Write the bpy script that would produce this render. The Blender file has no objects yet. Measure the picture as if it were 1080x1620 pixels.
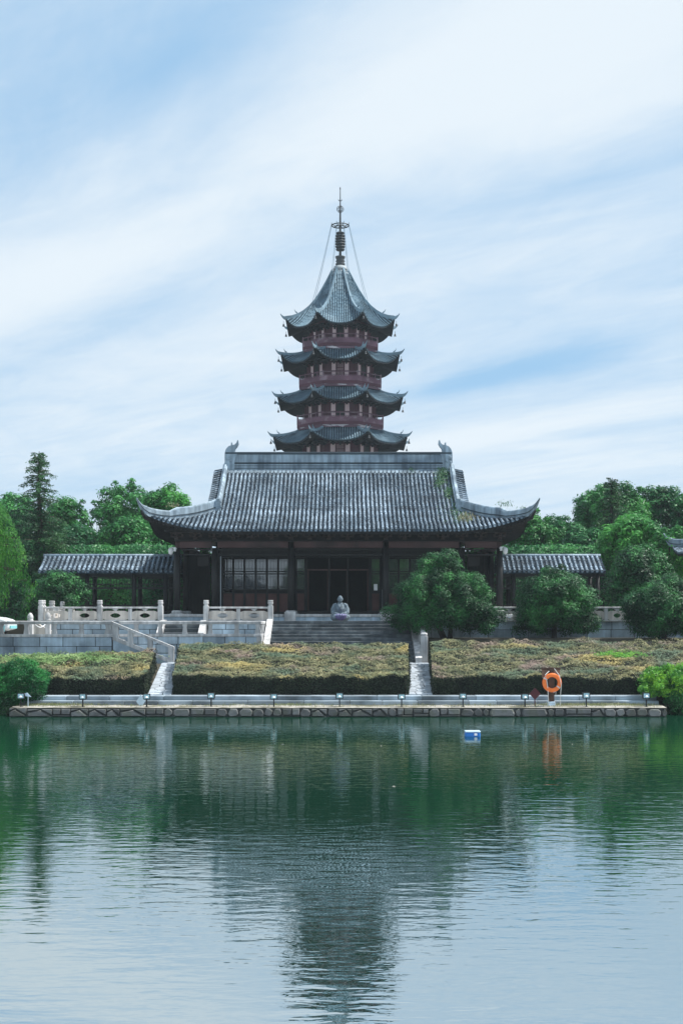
import bpy, math, random
import numpy as np
from mathutils import Vector, Matrix, noise
random.seed(7)
RNG = np.random.default_rng(11)
S = bpy.context.scene
COL = S.collection
PI = math.pi

# ---------------------------------------------------------------- camera
WATER_H = 0.0062; EYE = 3.6; F = 2050.0; HZ = 980.0
cam_d = bpy.data.cameras.new('camera'); cam = bpy.data.objects.new('camera', cam_d); COL.objects.link(cam)
cam_d.sensor_fit = 'HORIZONTAL'; cam_d.sensor_width = 24.0; cam_d.lens = F/1080*24.0
cam_d.shift_y = 170/1080; cam_d.clip_start = 0.3; cam_d.clip_end = 3000
cam.location = (0, 0, EYE); cam.rotation_euler = (PI/2, 0, 0)
S.camera = cam
# ---------------------------------------------------------------- light
SUN_DIR = Vector((0.50, 0.09, 0.80)).normalized()
sun_el = math.asin(SUN_DIR.z); sun_az = math.atan2(SUN_DIR.x, SUN_DIR.y)
sd = bpy.data.lights.new('sun', 'SUN'); sd.energy = 4.8; sd.angle = math.radians(1.2); sd.color = (1.0, 0.965, 0.91)
sun = bpy.data.objects.new('sun', sd); COL.objects.link(sun)
sun.rotation_euler = SUN_DIR.to_track_quat('Z', 'Y').to_euler(); sun.location = (30, 10, 60)

def world():
    w = bpy.data.worlds.new('World'); S.world = w; w.use_nodes = True
    nt = w.node_tree; N = nt.nodes; L = nt.links
    for n in list(N): N.remove(n)
    def nd(t, **k):
        n = N.new(t)
        for a, b in k.items(): setattr(n, a, b)
        return n
    def m(op, a, b=None, c=None, clamp=False):
        n = nd('ShaderNodeMath', operation=op); n.use_clamp = clamp
        for i, v in enumerate((a, b, c)):
            if v is None: continue
            if isinstance(v, (int, float)): n.inputs[i].default_value = v
            else: L.new(v, n.inputs[i])
        return n.outputs[0]
    out = nd('ShaderNodeOutputWorld')
    sky = nd('ShaderNodeTexSky', sky_type='NISHITA'); sky.sun_disc = False
    sky.sun_elevation = sun_el; sky.sun_rotation = sun_az; sky.air_density = 1.0; sky.dust_density = 1.2; sky.ozone_density = 2.0
    tc = nd('ShaderNodeTexCoord'); sep = nd('ShaderNodeSeparateXYZ'); L.new(tc.outputs['Generated'], sep.inputs[0])
    X, Y, Z = sep.outputs
    zc = m('ADD', m('MAXIMUM', Z, 0.0), 0.06)
    px = m('DIVIDE', X, zc); py = m('DIVIDE', Y, zc)
    az = math.radians(-40)
    sx, sy = math.sin(az), math.cos(az)
    s = m('ADD', m('MULTIPLY', px, sx), m('MULTIPLY', py, sy))      # along the streaks
    t = m('SUBTRACT', m('MULTIPLY', px, sy), m('MULTIPLY', py, sx)) # across them
    comb = nd('ShaderNodeCombineXYZ'); L.new(m('MULTIPLY', s, 0.42), comb.inputs[0]); L.new(m('MULTIPLY', t, 1.0), comb.inputs[1])
    def nz(scale, det, rough, off, dist=0.0):
        mp = nd('ShaderNodeMapping'); mp.inputs['Location'].default_value = off; L.new(comb.outputs[0], mp.inputs[0])
        n = nd('ShaderNodeTexNoise'); n.inputs['Scale'].default_value = scale; n.inputs['Detail'].default_value = det
        n.inputs['Roughness'].default_value = rough; n.inputs['Distortion'].default_value = dist
        L.new(mp.outputs[0], n.inputs[0]); return n.outputs['Fac']
    n1 = nz(0.75, 3, 0.5, (3.1, 1.7, 0), 0.4)
    n2 = nz(2.4, 5, 0.58, (7.3, 4.1, 0), 1.3)
    n3 = nz(6.0, 6, 0.62, (1.3, 9.1, 0), 1.5)
    base = m('ADD', m('MULTIPLY', m('SUBTRACT', n1, 0.5), 0.7), m('MULTIPLY', m('SUBTRACT', n2, 0.5), 0.5))
    n4 = nz(18.0, 5, 0.65, (4.4, 2.2, 0), 1.2)
    base = m('ADD', base, m('MULTIPLY', m('SUBTRACT', n3, 0.5), 0.26))
    base = m('ADD', base, m('MULTIPLY', m('SUBTRACT', n4, 0.5), 0.07))
    # broad cloud banks and clear gaps seen in the photograph, placed on the cloud sheet
    def st(x_px, y_px):
        v = Vector(((x_px-540)/F, 1.0, (HZ-y_px)/F)).normalized()
        z = max(v.z, 0)+0.06; qx, qy = v.x/z, v.y/z
        return qx*sx+qy*sy, qx*sy-qy*sx
    def blob(x, y, ls, lt, amp):
        s0, t0 = st(x, y)
        a = m('POWER', m('DIVIDE', m('SUBTRACT', s, s0), ls), 2.0); b = m('POWER', m('DIVIDE', m('SUBTRACT', t, t0), lt), 2.0)
        return m('MULTIPLY', m('POWER', 2.718, m('MULTIPLY', m('ADD', a, b), -1.0)), amp)
    for a in ((100, 110, .6, .25, -.12), (40, 270, .8, .14, -.10), (900, 60, .5, .20, .36), (560, 150, .45, .18, .16), (120, 420, .9, .22, .30), (330, 200, .5, .08, -.12),
              (790, 592, .40, .11, -.50), (960, 572, .3, .05, -.10), (930, 290, .5, .18, -.22), (420, 230, .5, .08, -.12), (480, 290, .5, .10, -.10), (350, 440, .8, .12, -.12), (250, 300, .5, .1, -.1),
              (760, 400, .7, .22, .16), (900, 660, 1.5, .2, .26), (250, 600, 1.5, .2, .12), (960, 200, .3, .10, .15), (60, 560, 1.2, .14, -.10), (330, 30, .3, .10, -.2)):
        base = m('ADD', base, blob(*a))
    mask = m('ADD', base, 0.54, clamp=True)
    mr = nd('ShaderNodeMapRange', interpolation_type='SMOOTHSTEP'); L.new(mask, mr.inputs[0])
    mr.inputs[1].default_value = 0.0; mr.inputs[2].default_value = 1.0; mr.inputs[3].default_value = 0.82; mr.inputs[4].default_value = 1.0
    mr2 = nd('ShaderNodeMapRange', interpolation_type='SMOOTHSTEP'); L.new(mask, mr2.inputs[0]); mr2.inputs[2].default_value = 0.9
    # horizon brightening: clouds close up with distance
    hz = m('MULTIPLY', m('POWER', m('SUBTRACT', 1.0, m('MAXIMUM', Z, 0.0)), 14.0), 0.9)
    fac = m('MAXIMUM', mr.outputs[0], hz)
    b1 = nd('ShaderNodeBackground'); b1.inputs[1].default_value = 0.10; L.new(sky.outputs[0], b1.inputs[0])
    b2 = nd('ShaderNodeBackground'); b2.inputs[1].default_value = 0.76
    cm = nd('ShaderNodeMix'); cm.data_type = 'RGBA'; L.new(mr2.outputs[0], cm.inputs[0]); cm.inputs[6].default_value = (0.34, 0.60, 0.875, 1); cm.inputs[7].default_value = (0.80, 0.89, 0.965, 1)
    L.new(cm.outputs[2], b2.inputs[0])
    mix = nd('ShaderNodeMixShader'); L.new(fac, mix.inputs[0]); L.new(b1.outputs[0], mix.inputs[1]); L.new(b2.outputs[0], mix.inputs[2])
    L.new(mix.outputs[0], out.inputs[0])
world()
S.view_settings.view_transform = 'Standard'; S.view_settings.look = 'None'
S.view_settings.exposure = 0.42; S.view_settings.gamma = 1.0
S.render.engine = 'CYCLES'
S.cycles.max_bounces = 6; S.cycles.diffuse_bounces = 3; S.cycles.glossy_bounces = 4; S.cycles.transmission_bounces = 4
S.cycles.transparent_max_bounces = 8; S.cycles.volume_bounces = 1; S.cycles.use_denoising = True

# ---------------------------------------------------------------- helpers
def at(px, py, Y): return Vector(((px-540)*Y/F, Y, EYE-(py-HZ)*Y/F))
def zy(py, Y): return EYE-(py-HZ)*Y/F
def xx(px, Y): return (px-540)*Y/F

class MB:
    def __init__(s): s.v = []; s.f = []
    def add(s, vs, fs):
        o = len(s.v); s.v += [tuple(v) for v in vs]; s.f += [tuple(i+o for i in f) for f in fs]; return s
    def box(s, x0, x1, y0, y1, z0, z1):
        return s.add([(x0,y0,z0),(x1,y0,z0),(x1,y1,z0),(x0,y1,z0),(x0,y0,z1),(x1,y0,z1),(x1,y1,z1),(x0,y1,z1)],
                     [(0,3,2,1),(4,5,6,7),(0,1,5,4),(1,2,6,5),(2,3,7,6),(3,0,4,7)])
    def bbox(s, x0, x1, y0, y1, z0, z1, b=0.015):   # box with chamfered edges
        vs = []
        for x, sx in ((x0,1),(x1,-1)):
            for y, sy in ((y0,1),(y1,-1)):
                for z, sz in ((z0,1),(z1,-1)):
                    vs += [(x, y+sy*b, z+sz*b), (x+sx*b, y, z+sz*b), (x+sx*b, y+sy*b, z)]
        def i(a,bb,c,k): return (a*4+bb*2+c)*3+k
        fs = [(i(0,0,0,0),i(0,0,1,0),i(0,1,1,0),i(0,1,0,0)),(i(1,0,0,0),i(1,1,0,0),i(1,1,1,0),i(1,0,1,0)),
              (i(0,0,0,1),i(1,0,0,1),i(1,0,1,1),i(0,0,1,1)),(i(0,1,0,1),i(0,1,1,1),i(1,1,1,1),i(1,1,0,1)),
              (i(0,0,0,2),i(0,1,0,2),i(1,1,0,2),i(1,0,0,2)),(i(0,0,1,2),i(1,0,1,2),i(1,1,1,2),i(0,1,1,2))]
        for a in (0,1):
            for b2 in (0,1):
                fs.append((i(a,b2,0,0),i(a,b2,0,1),i(a,b2,1,1),i(a,b2,1,0)))
                fs.append((i(a,0,b2,0),i(a,1,b2,0),i(a,1,b2,2),i(a,0,b2,2)))
                fs.append((i(0,a,b2,1),i(1,a,b2,1),i(1,a,b2,2),i(0,a,b2,2)))
                for c in (0,1): fs.append((i(a,b2,c,0),i(a,b2,c,1),i(a,b2,c,2)))
        return s.add(vs, fs)
    def tube(s, pts, r, n=8, caps=True):
        pts = [Vector(p) for p in pts]; rs = r if isinstance(r, (list, tuple)) else [r]*len(pts)
        rings = []
        for k, p in enumerate(pts):
            d = (pts[min(k+1, len(pts)-1)]-pts[max(k-1, 0)]).normalized()
            a = d.cross(Vector((0,0,1)));
            if a.length < 0.05: a = d.cross(Vector((0,1,0)))
            a.normalize(); b = d.cross(a).normalized()
            rings.append([p+(a*math.cos(2*PI*j/n)+b*math.sin(2*PI*j/n))*rs[k] for j in range(n)])
        vs = [v for rg in rings for v in rg]; fs = []
        for k in range(len(pts)-1):
            for j in range(n): fs.append((k*n+j, k*n+(j+1)%n, (k+1)*n+(j+1)%n, (k+1)*n+j))
        if caps: fs.append(tuple(range(n))[::-1]); fs.append(tuple((len(pts)-1)*n+j for j in range(n)))
        return s.add(vs, fs)
    def lathe(s, cx, cy, prof, n=16, ph=0.0):
        vs = [(cx+r*math.cos(2*PI*j/n+ph), cy+r*math.sin(2*PI*j/n+ph), z) for r, z in prof for j in range(n)]; fs = []
        for k in range(len(prof)-1):
            for j in range(n): fs.append((k*n+j, k*n+(j+1)%n, (k+1)*n+(j+1)%n, (k+1)*n+j))
        fs.append(tuple(range(n))[::-1]); fs.append(tuple((len(prof)-1)*n+j for j in range(n)))
        return s.add(vs, fs)
    def sweep(s, pts, side, w, h0, h1):
        """rectangular bar along pts; side = unit vector across; h0/h1 lists of z offsets of bottom / top"""
        n = len(pts); vs = []; fs = []
        W = w if isinstance(w, (list, tuple)) else [w]*n
        H0 = h0 if isinstance(h0, (list, tuple)) else [h0]*n; H1 = h1 if isinstance(h1, (list, tuple)) else [h1]*n
        for k, p in enumerate(pts):
            p = Vector(p); a = side*W[k]/2; up = Vector((0,0,1))
            vs += [p-a+up*H0[k], p+a+up*H0[k], p+a+up*H1[k], p-a+up*H1[k]]
        for k in range(n-1):
            for j in range(4): fs.append((k*4+j, k*4+(j+1)%4, (k+1)*4+(j+1)%4, (k+1)*4+j))
        fs.append((3,2,1,0)); fs.append(tuple((n-1)*4+j for j in range(4)))
        return s.add(vs, fs)
    def extrude(s, poly, fn, d0, d1):
        """poly: 2-D points; fn(a,b,d)->3-D"""
        n = len(poly)
        vs = [fn(a,b,d0) for a,b in poly]+[fn(a,b,d1) for a,b in poly]
        fs = [tuple(range(n))[::-1], tuple(range(n, 2*n))]+[(k, (k+1)%n, n+(k+1)%n, n+k) for k in range(n)]
        return s.add(vs, fs)
    def ball(s, c, r, n=10, m=6):
        rx, ry, rz = r if isinstance(r, (list, tuple)) else (r, r, r)
        vs = [(c[0], c[1], c[2]-rz)]; fs = []
        for i in range(1, m):
            ph = -PI/2+PI*i/m
            for j in range(n): vs.append((c[0]+rx*math.cos(ph)*math.cos(2*PI*j/n), c[1]+ry*math.cos(ph)*math.sin(2*PI*j/n), c[2]+rz*math.sin(ph)))
        vs.append((c[0], c[1], c[2]+rz)); T = len(vs)-1
        for j in range(n):
            fs.append((0, 1+(j+1)%n, 1+j)); fs.append((T, T-n+j, T-n+(j+1)%n))
            for i in range(m-2): fs.append((1+i*n+j, 1+i*n+(j+1)%n, 1+(i+1)*n+(j+1)%n, 1+(i+1)*n+j))
        return s.add(vs, fs)
    def build(s, name, mat, parent=None, smooth=False, label=None, stuff=False):
        o3 = wloc(parent) if parent else Vector((0,0,0))
        me = bpy.data.meshes.new(name)
        me.from_pydata([(a-o3.x, b-o3.y, c-o3.z) for a,b,c in s.v], [], s.f); me.update()
        me.materials.append(mat)
        if smooth: me.polygons.foreach_set('use_smooth', [True]*len(me.polygons))
        o = bpy.data.objects.new(name, me); COL.objects.link(o)
        if parent: o.parent = parent
        if label: o['label'] = label
        if stuff: o['kind'] = 'stuff'
        return o
def wloc(o):
    v = Vector((0,0,0))
    while o: v = v+o.location; o = o.parent
    return v
def tag(o, label, cat, group=None):
    o['label'] = label; o['category'] = cat
    if group: o['group'] = group
    return o
def thing(name, label, cat, loc, group=None):
    o = bpy.data.objects.new(name, None); o.location = loc; o.empty_display_size = 0.2; COL.objects.link(o)
    return tag(o, label, cat, group)
def struct(name, mb, mat, smooth=False):
    o = mb.build(name, mat, smooth=smooth); o['kind'] = 'structure'; return o
def copy_tree(o, parent=None):
    c = o.copy(); COL.objects.link(c)
    if parent: c.parent = parent
    for ch in list(o.children): copy_tree(ch, c)
    return c

# ---------------------------------------------------------------- materials
def mat(name, col, rough=0.8, var=0.25, scale=3.0, col2=None, c2lo=0.5, c2hi=0.62, scale2=1.5, bump=0.3, bscale=25.0, island=0.0, stretch=(1,1,1), objrand=0.0, spec=0.3, speck=None, streak=0.0):
    m = bpy.data.materials.new(name); m.use_nodes = True; nt = m.node_tree; N = nt.nodes; L = nt.links
    b = N['Principled BSDF']; b.inputs['Roughness'].default_value = rough; b.inputs['Specular IOR Level'].default_value = spec
    geo = N.new('ShaderNodeNewGeometry')
    mp = N.new('ShaderNodeMapping'); mp.inputs['Scale'].default_value = stretch; L.new(geo.outputs['Position'], mp.inputs[0])
    def nz(sc, det=4, src=mp):
        n = N.new('ShaderNodeTexNoise'); n.inputs['Scale'].default_value = sc; n.inputs['Detail'].default_value = det; L.new(src.outputs[0], n.inputs[0]); return n.outputs['Fac']
    def mixc(f, a, bb, blend='MIX'):
        x = N.new('ShaderNodeMix'); x.data_type = 'RGBA'; x.blend_type = blend
        for i, v in ((0, f), (6, a), (7, bb)):
            if isinstance(v, (int, float)): x.inputs[i].default_value = v
            elif isinstance(v, tuple): x.inputs[i].default_value = (*v, 1)
            else: L.new(v, x.inputs[i])
        return x.outputs[2]
    def rng(v, a, bb, c, d):
        r = N.new('ShaderNodeMapRange'); L.new(v, r.inputs[0])
        for i, q in enumerate((a, bb, c, d)): r.inputs[i+1].default_value = q
        return r.outputs[0]
    c = mixc(0.0, tuple(col), tuple(col))
    if col2: c = mixc(rng(nz(scale2, 5), c2lo, c2hi, 0, 1), tuple(col), tuple(col2))
    if speck: c = mixc(rng(nz(speck[1], 3), speck[2], speck[2]+0.06, 0, speck[3]), c, tuple(speck[0]))
    def scalef(v, k): return rng(v, 0.3, 0.7, 1-k, 1+k)
    def mulv(cc, f):
        h = N.new('ShaderNodeVectorMath'); h.operation = 'SCALE'; L.new(cc, h.inputs[0]); L.new(f, h.inputs['Scale']); return h.outputs[0]
    if var: c = mulv(c, scalef(nz(scale, 5), var))
    if streak:
        m2 = N.new('ShaderNodeMapping'); m2.inputs['Scale'].default_value = (3.0, 3.0, 0.25); L.new(geo.outputs['Position'], m2.inputs[0])
        c = mulv(c, rng(nz(1.6, 5, m2), 0.40, 0.62, 1-streak, 1.0))
    if island: c = mulv(c, rng(geo.outputs['Random Per Island'], 0, 1, 1-island, 1+island))
    if objrand:
        oi = N.new('ShaderNodeObjectInfo'); c = mulv(c, rng(oi.outputs['Random'], 0, 1, 1-objrand, 1+objrand))
    L.new(c, b.inputs['Base Color'])
    if bump:
        bp = N.new('ShaderNodeBump'); bp.inputs['Strength'].default_value = bump; bp.inputs['Distance'].default_value = 0.03
        L.new(nz(bscale, 6), bp.inputs['Height']); L.new(bp.outputs[0], b.inputs['Normal'])
    return m

def leafmat(name, cols, scale=0.6, trans=0.25, rough=0.45, patch=None):
    """leaf colours: random per leaf between cols[0..n], optional patches (colour, scale, lo)"""
    m = bpy.data.materials.new(name); m.use_nodes = True; nt = m.node_tree; N = nt.nodes; L = nt.links
    b = N['Principled BSDF']; b.inputs['Roughness'].default_value = rough; b.inputs['Specular IOR Level'].default_value = 0.2
    geo = N.new('ShaderNodeNewGeometry'); no = N.new('ShaderNodeTexNoise'); no.inputs['Scale'].default_value = scale; no.inputs['Detail'].default_value = 3
    L.new(geo.outputs['Position'], no.inputs[0])
    ad = N.new('ShaderNodeMath'); ad.operation = 'MULTIPLY_ADD'; L.new(geo.outputs['Random Per Island'], ad.inputs[0]); ad.inputs[1].default_value = 0.42
    mu = N.new('ShaderNodeMapRange'); L.new(no.outputs['Fac'], mu.inputs[0]); mu.inputs[1].default_value = .35; mu.inputs[2].default_value = .65; mu.inputs[3].default_value = 0; mu.inputs[4].default_value = .58
    L.new(mu.outputs[0], ad.inputs[2])
    cr = N.new('ShaderNodeValToRGB'); L.new(ad.outputs[0], cr.inputs[0])
    el = cr.color_ramp.elements
    el[0].position = 0; el[0].color = (*cols[0], 1); el[1].position = 1; el[1].color = (*cols[-1], 1)
    for k, c in enumerate(cols[1:-1]): e = el.new((k+1)/(len(cols)-1)); e.color = (*c, 1)
    src = cr.outputs[0]
    for pc, ps, lo, off in (patch or ()):
        n2 = N.new('ShaderNodeTexNoise'); n2.inputs['Scale'].default_value = ps; n2.inputs['Detail'].default_value = 4
        mp = N.new('ShaderNodeMapping'); mp.inputs['Location'].default_value = (off, off*1.7, 0); L.new(geo.outputs['Position'], mp.inputs[0]); L.new(mp.outputs[0], n2.inputs[0])
        r = N.new('ShaderNodeMapRange'); L.new(n2.outputs['Fac'], r.inputs[0]); r.inputs[1].default_value = lo; r.inputs[2].default_value = lo+0.10; r.inputs[4].default_value = 0.85
        x = N.new('ShaderNodeMix'); x.data_type = 'RGBA'; L.new(r.outputs[0], x.inputs[0]); L.new(src, x.inputs[6]); x.inputs[7].default_value = (*pc, 1); src = x.outputs[2]
    L.new(src, b.inputs['Base Color'])
    tr = N.new('ShaderNodeBsdfTranslucent'); L.new(src, tr.inputs[0])
    mx = N.new('ShaderNodeMixShader'); mx.inputs[0].default_value = trans
    L.new(b.outputs[0], mx.inputs[1]); L.new(tr.outputs[0], mx.inputs[2]); L.new(mx.outputs[0], N['Material Output'].inputs[0])
    return m

M = {}
M['stone'] = mat('pale_grey_stone', (.60,.60,.60), .8, .18, 1.6, (.36,.37,.38), .52, .72, 1.1, .3, 30, objrand=.12, streak=.35)
M['cream'] = mat('cream_stone', (.70,.64,.58), .8, .12, 1.6, (.48,.45,.42), .55, .75, 1.0, .25, 30, streak=.3)
M['blockw'] = mat('blue_grey_block', (.37,.47,.55), .8, .28, 1.3, (.18,.24,.30), .52, .7, .8, .35, 22, objrand=.28, streak=.2)
M['darkstone'] = mat('dark_step_stone', (.085,.10,.11), .75, .35, 1.6, (.17,.19,.20), .5, .7, 2.4, .35, 26, objrand=.2)
M['joint'] = mat('joint_mortar', (.06,.065,.065), .95, .2)
M['rubble'] = mat('rubble_stone', (.115,.12,.12), .85, .35, 2.5, (.075,.08,.07), .48, .60, 2.5, .6, 16, objrand=.35)
M['soil'] = mat('pale_gravelly_soil', (.34,.32,.28), .95, .3, 3.0, (.17,.16,.12), .5, .6, 1.2, .6, 30)
M['earth'] = mat('dark_earth', (.06,.055,.04), .95, .3, 1.0)
M['paving'] = mat('terrace_paving', (.30,.30,.29), .85, .2, 1.0)
M['crazy'] = mat('crazy_paving_stone', (.40,.45,.50), .8, .2, 2.0, (.25,.28,.31), .5, .65, 2.0, .3, 20, objrand=.25)
M['rib'] = mat('grey_cap_tile', (.095,.135,.175), .85, .35, 1.1, (.22,.285,.35), .46, .66, .45, .5, 18, island=.32, speck=((.42,.49,.56), 9.0, .61, .7), objrand=.15)
M['pan'] = mat('dark_pan_tile', (.018,.034,.052), .9, .4, 2.0, (.04,.062,.085), .5, .65, 1.5, .6, 20, island=.5, speck=((.26,.29,.30), 7.0, .62, .6))
M['ridge'] = mat('weathered_lime_ridge', (.34,.43,.50), .85, .25, 1.0, (.18,.24,.30), .48, .66, .9, .35, 12, streak=.35)
M['ridged'] = mat('dark_ridge_moulding', (.05,.07,.085), .85, .3, 1.0)
M['rib2'] = mat('pagoda_cap_tile', (.10,.17,.22), .85, .25, .6, (.19,.28,.34), .5, .65, .5, .3, 8)
M['pan2'] = mat('pagoda_pan_tile', (.022,.045,.065), .9, .3, .6, bump=.3)
M['pridge'] = mat('pagoda_hip_ridge', (.20,.29,.35), .85, .25, .8)
M['timber'] = mat('black_brown_timber', (.014,.0145,.015), .55, .3, 1.5, bump=.15)
M['soffit'] = mat('dark_soffit_timber', (.018,.0175,.018), .75, .3, 1.5, bump=.15)
M['lintel'] = mat('faded_red_lintel', (.095,.055,.056), .7, .25, .9, (.06,.042,.044), .5, .65, .8, .15)
M['redpanel'] = mat('dark_red_door_panel', (.075,.032,.029), .6, .25, 1.2, bump=.15)
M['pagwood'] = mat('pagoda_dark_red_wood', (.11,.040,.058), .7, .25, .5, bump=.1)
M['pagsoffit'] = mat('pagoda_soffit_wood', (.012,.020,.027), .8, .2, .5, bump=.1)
M['plaster'] = mat('pink_white_plaster', (.88,.68,.70), .85, .12, .5, bump=.05)
M['bracketp'] = mat('grey_plaster_bracket', (.42,.42,.44), .85, .12, .5, bump=.05)
M['railwood'] = mat('weathered_rail_wood', (.19,.10,.135), .8, .3, .6, (.30,.22,.25), .52, .65, 1.0, .1)
M['fascia'] = mat('weathered_fascia', (.15,.085,.11), .85, .3, .5, (.50,.46,.48), .54, .60, 1.2, .1, stretch=(.6,.6,3))
M['finial'] = mat('dark_finial_iron', (.045,.055,.06), .55, .2, 1.0, spec=.5)
M['dome'] = mat('pale_finial_base', (.36,.40,.42), .8, .2, 1.0)
M['iron'] = mat('black_iron', (.012,.014,.015), .5, .1, 4, bump=.05)
M['white'] = mat('white_paint', (.78,.79,.80), .45, .05, 4, bump=.05)
M['plastic'] = mat('white_plastic', (.74,.76,.78), .35, .05, 4, bump=.0)
M['bluew'] = mat('pale_blue_board', (.50,.64,.74), .5, .08, 5, bump=.05)
M['maroon'] = mat('dark_red_board', (.085,.017,.022), .5, .15, 5, bump=.05)
M['orange'] = mat('orange_lifebuoy', (.85,.19,.035), .5, .08, 8, bump=.1)
M['band'] = mat('grey_white_band', (.55,.52,.50), .7, .1, 8)
M['rope'] = mat('white_rope', (.62,.62,.58), .9, .1, 20)
M['postwood'] = mat('brown_post_wood', (.075,.042,.030), .8, .3, 6, bump=.3)
M['boardwood'] = mat('rusty_board', (.20,.12,.085), .8, .25, 6)
M['bluebox'] = mat('blue_plastic_box', (.02,.16,.50), .4, .1, 6, bump=.05)
M['statue'] = mat('blue_grey_statue_stone', (.15,.195,.23), .8, .25, 5, (.09,.12,.145), .5, .65, 5, .3, 40)
M['lilac'] = mat('lilac_cloth', (.17,.14,.30), .7, .2, 9)
M['lampglass'] = mat('lamp_glass', (.36,.56,.62), .15, .15, 12, bump=.0, spec=.8)
M['pipe'] = mat('pale_pipe', (.40,.45,.50), .5, .05)
M['car'] = mat('white_car_paint', (.76,.78,.80), .25, .03, 2, bump=.0, spec=.6)
M['cyan'] = mat('pale_cyan_board', (.25,.62,.66), .4, .05, 2, bump=.0)
M['rubber'] = mat('tyre_rubber', (.02,.02,.02), .8, .1)
M['bark'] = mat('tree_bark', (.05,.042,.034), .9, .3, 5, bump=.6, bscale=12)
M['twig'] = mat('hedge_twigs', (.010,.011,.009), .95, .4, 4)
def glass():
    m = bpy.data.materials.new('dark_window_glass'); m.use_nodes = True; b = m.node_tree.nodes['Principled BSDF']
    b.inputs['Base Color'].default_value = (.018,.02,.022,1); b.inputs['Roughness'].default_value = .04; b.inputs['IOR'].default_value = 2.3; b.inputs['Specular IOR Level'].default_value = .6
    N = m.node_tree.nodes; g = N.new('ShaderNodeNewGeometry'); n = N.new('ShaderNodeTexNoise'); n.inputs['Scale'].default_value = .8; m.node_tree.links.new(g.outputs['Position'], n.inputs[0])
    bp = N.new('ShaderNodeBump'); bp.inputs['Strength'].default_value = .15; bp.inputs['Distance'].default_value = .03
    m.node_tree.links.new(n.outputs['Fac'], bp.inputs['Height']); m.node_tree.links.new(bp.outputs[0], b.inputs['Normal'])
    return m
M['glass'] = glass()
def water():
    m = bpy.data.materials.new('pond_water'); m.use_nodes = True; nt = m.node_tree; N = nt.nodes; L = nt.links
    N.remove(N['Principled BSDF'])
    geo = N.new('ShaderNodeNewGeometry')
    def nz(sc, det, rough, stretch=(1,1,1), dist=0.0):
        mp = N.new('ShaderNodeMapping'); mp.inputs['Scale'].default_value = stretch; L.new(geo.outputs['Position'], mp.inputs[0])
        n = N.new('ShaderNodeTexNoise'); n.inputs['Scale'].default_value = sc; n.inputs['Detail'].default_value = det; n.inputs['Roughness'].default_value = rough
        n.inputs['Distortion'].default_value = dist; L.new(mp.outputs[0], n.inputs[0]); return n.outputs['Fac']
    def ma(op, a, b, c=None):
        x = N.new('ShaderNodeMath'); x.operation = op
        for i, v in enumerate((a, b, c)):
            if v is None: continue
            if isinstance(v, (int, float)): x.inputs[i].default_value = v
            else: L.new(v, x.inputs[i])
        return x.outputs[0]
    a = nz(2.6, 2, .45, (.55, 1.5, 1), .3); b = nz(7.0, 2, .5, (.55, 1.3, 1), .4); c = nz(.35, 2, .5, (.7, 1.2, 1))
    # breeze: rippled and calmer patches
    w = N.new('ShaderNodeMapRange'); L.new(nz(.16, 2, .5, (.5, 1.4, 1)), w.inputs[0]); w.inputs[1].default_value = .35; w.inputs[2].default_value = .65; w.inputs[3].default_value = .70; w.inputs[4].default_value = 1.25
    h = ma('ADD', ma('MULTIPLY', a, 1.0), ma('MULTIPLY', b, .38)); h = ma('ADD', ma('MULTIPLY', h, w.outputs[0]), ma('MULTIPLY', c, .35))
    bp = N.new('ShaderNodeBump'); bp.inputs['Strength'].default_value = 1.0; bp.inputs['Distance'].default_value = WATER_H
    L.new(h, bp.inputs['Height'])
    d = N.new('ShaderNodeBsdfDiffuse'); d.inputs[0].default_value = (.003,.036,.018,1)
    g = N.new('ShaderNodeBsdfGlossy'); g.inputs[0].default_value = (.93,.97,1,1); g.inputs['Roughness'].default_value = .006; L.new(bp.outputs[0], g.inputs['Normal'])
    fr = N.new('ShaderNodeFresnel'); fr.inputs[0].default_value = 1.33; L.new(bp.outputs[0], fr.inputs['Normal'])
    mr = N.new('ShaderNodeMapRange'); L.new(fr.outputs[0], mr.inputs[0]); mr.inputs[1].default_value = .02; mr.inputs[2].default_value = .45; mr.inputs[3].default_value = .74; mr.inputs[4].default_value = .60
    mx = N.new('ShaderNodeMixShader'); L.new(mr.outputs[0], mx.inputs[0]); L.new(d.outputs[0], mx.inputs[1]); L.new(g.outputs[0], mx.inputs[2])
    L.new(mx.outputs[0], N['Material Output'].inputs[0]); return m
M['water'] = water()
G1 = leafmat('dark_glossy_leaf', [(.004,.022,.010), (.010,.056,.020), (.028,.14,.038), (.080,.33,.075)], .9, .12, .5)
G2 = leafmat('fresh_green_leaf', [(.008,.065,.024), (.030,.16,.042), (.075,.31,.065), (.14,.47,.085)], .25, .3)
G3 = leafmat('deep_green_leaf', [(.006,.050,.022), (.022,.125,.044), (.060,.25,.07), (.095,.34,.08)], .25, .25)
GC = leafmat('conifer_needles', [(.014,.060,.030), (.030,.11,.042), (.06,.17,.05)], .5, .15)
GW = leafmat('willow_leaf', [(.014,.09,.022), (.05,.21,.034), (.13,.36,.05)], .7, .4)
GB = leafmat('bush_leaf', [(.004,.045,.018), (.010,.10,.032), (.022,.18,.042), (.05,.30,.06)], .9, .3)
GY = leafmat('lime_shrub_leaf', [(.03,.14,.035), (.06,.24,.04), (.16,.42,.05), (.36,.62,.06)], 1.1, .4)
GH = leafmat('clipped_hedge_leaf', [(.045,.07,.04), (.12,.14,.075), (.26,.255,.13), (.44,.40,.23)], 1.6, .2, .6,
             patch=(((.34,.25,.22), .50, .55, 3.0), ((.52,.43,.17), .38, .57, 11.0), ((.13,.20,.13), .45, .53, 23.0)))
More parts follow.
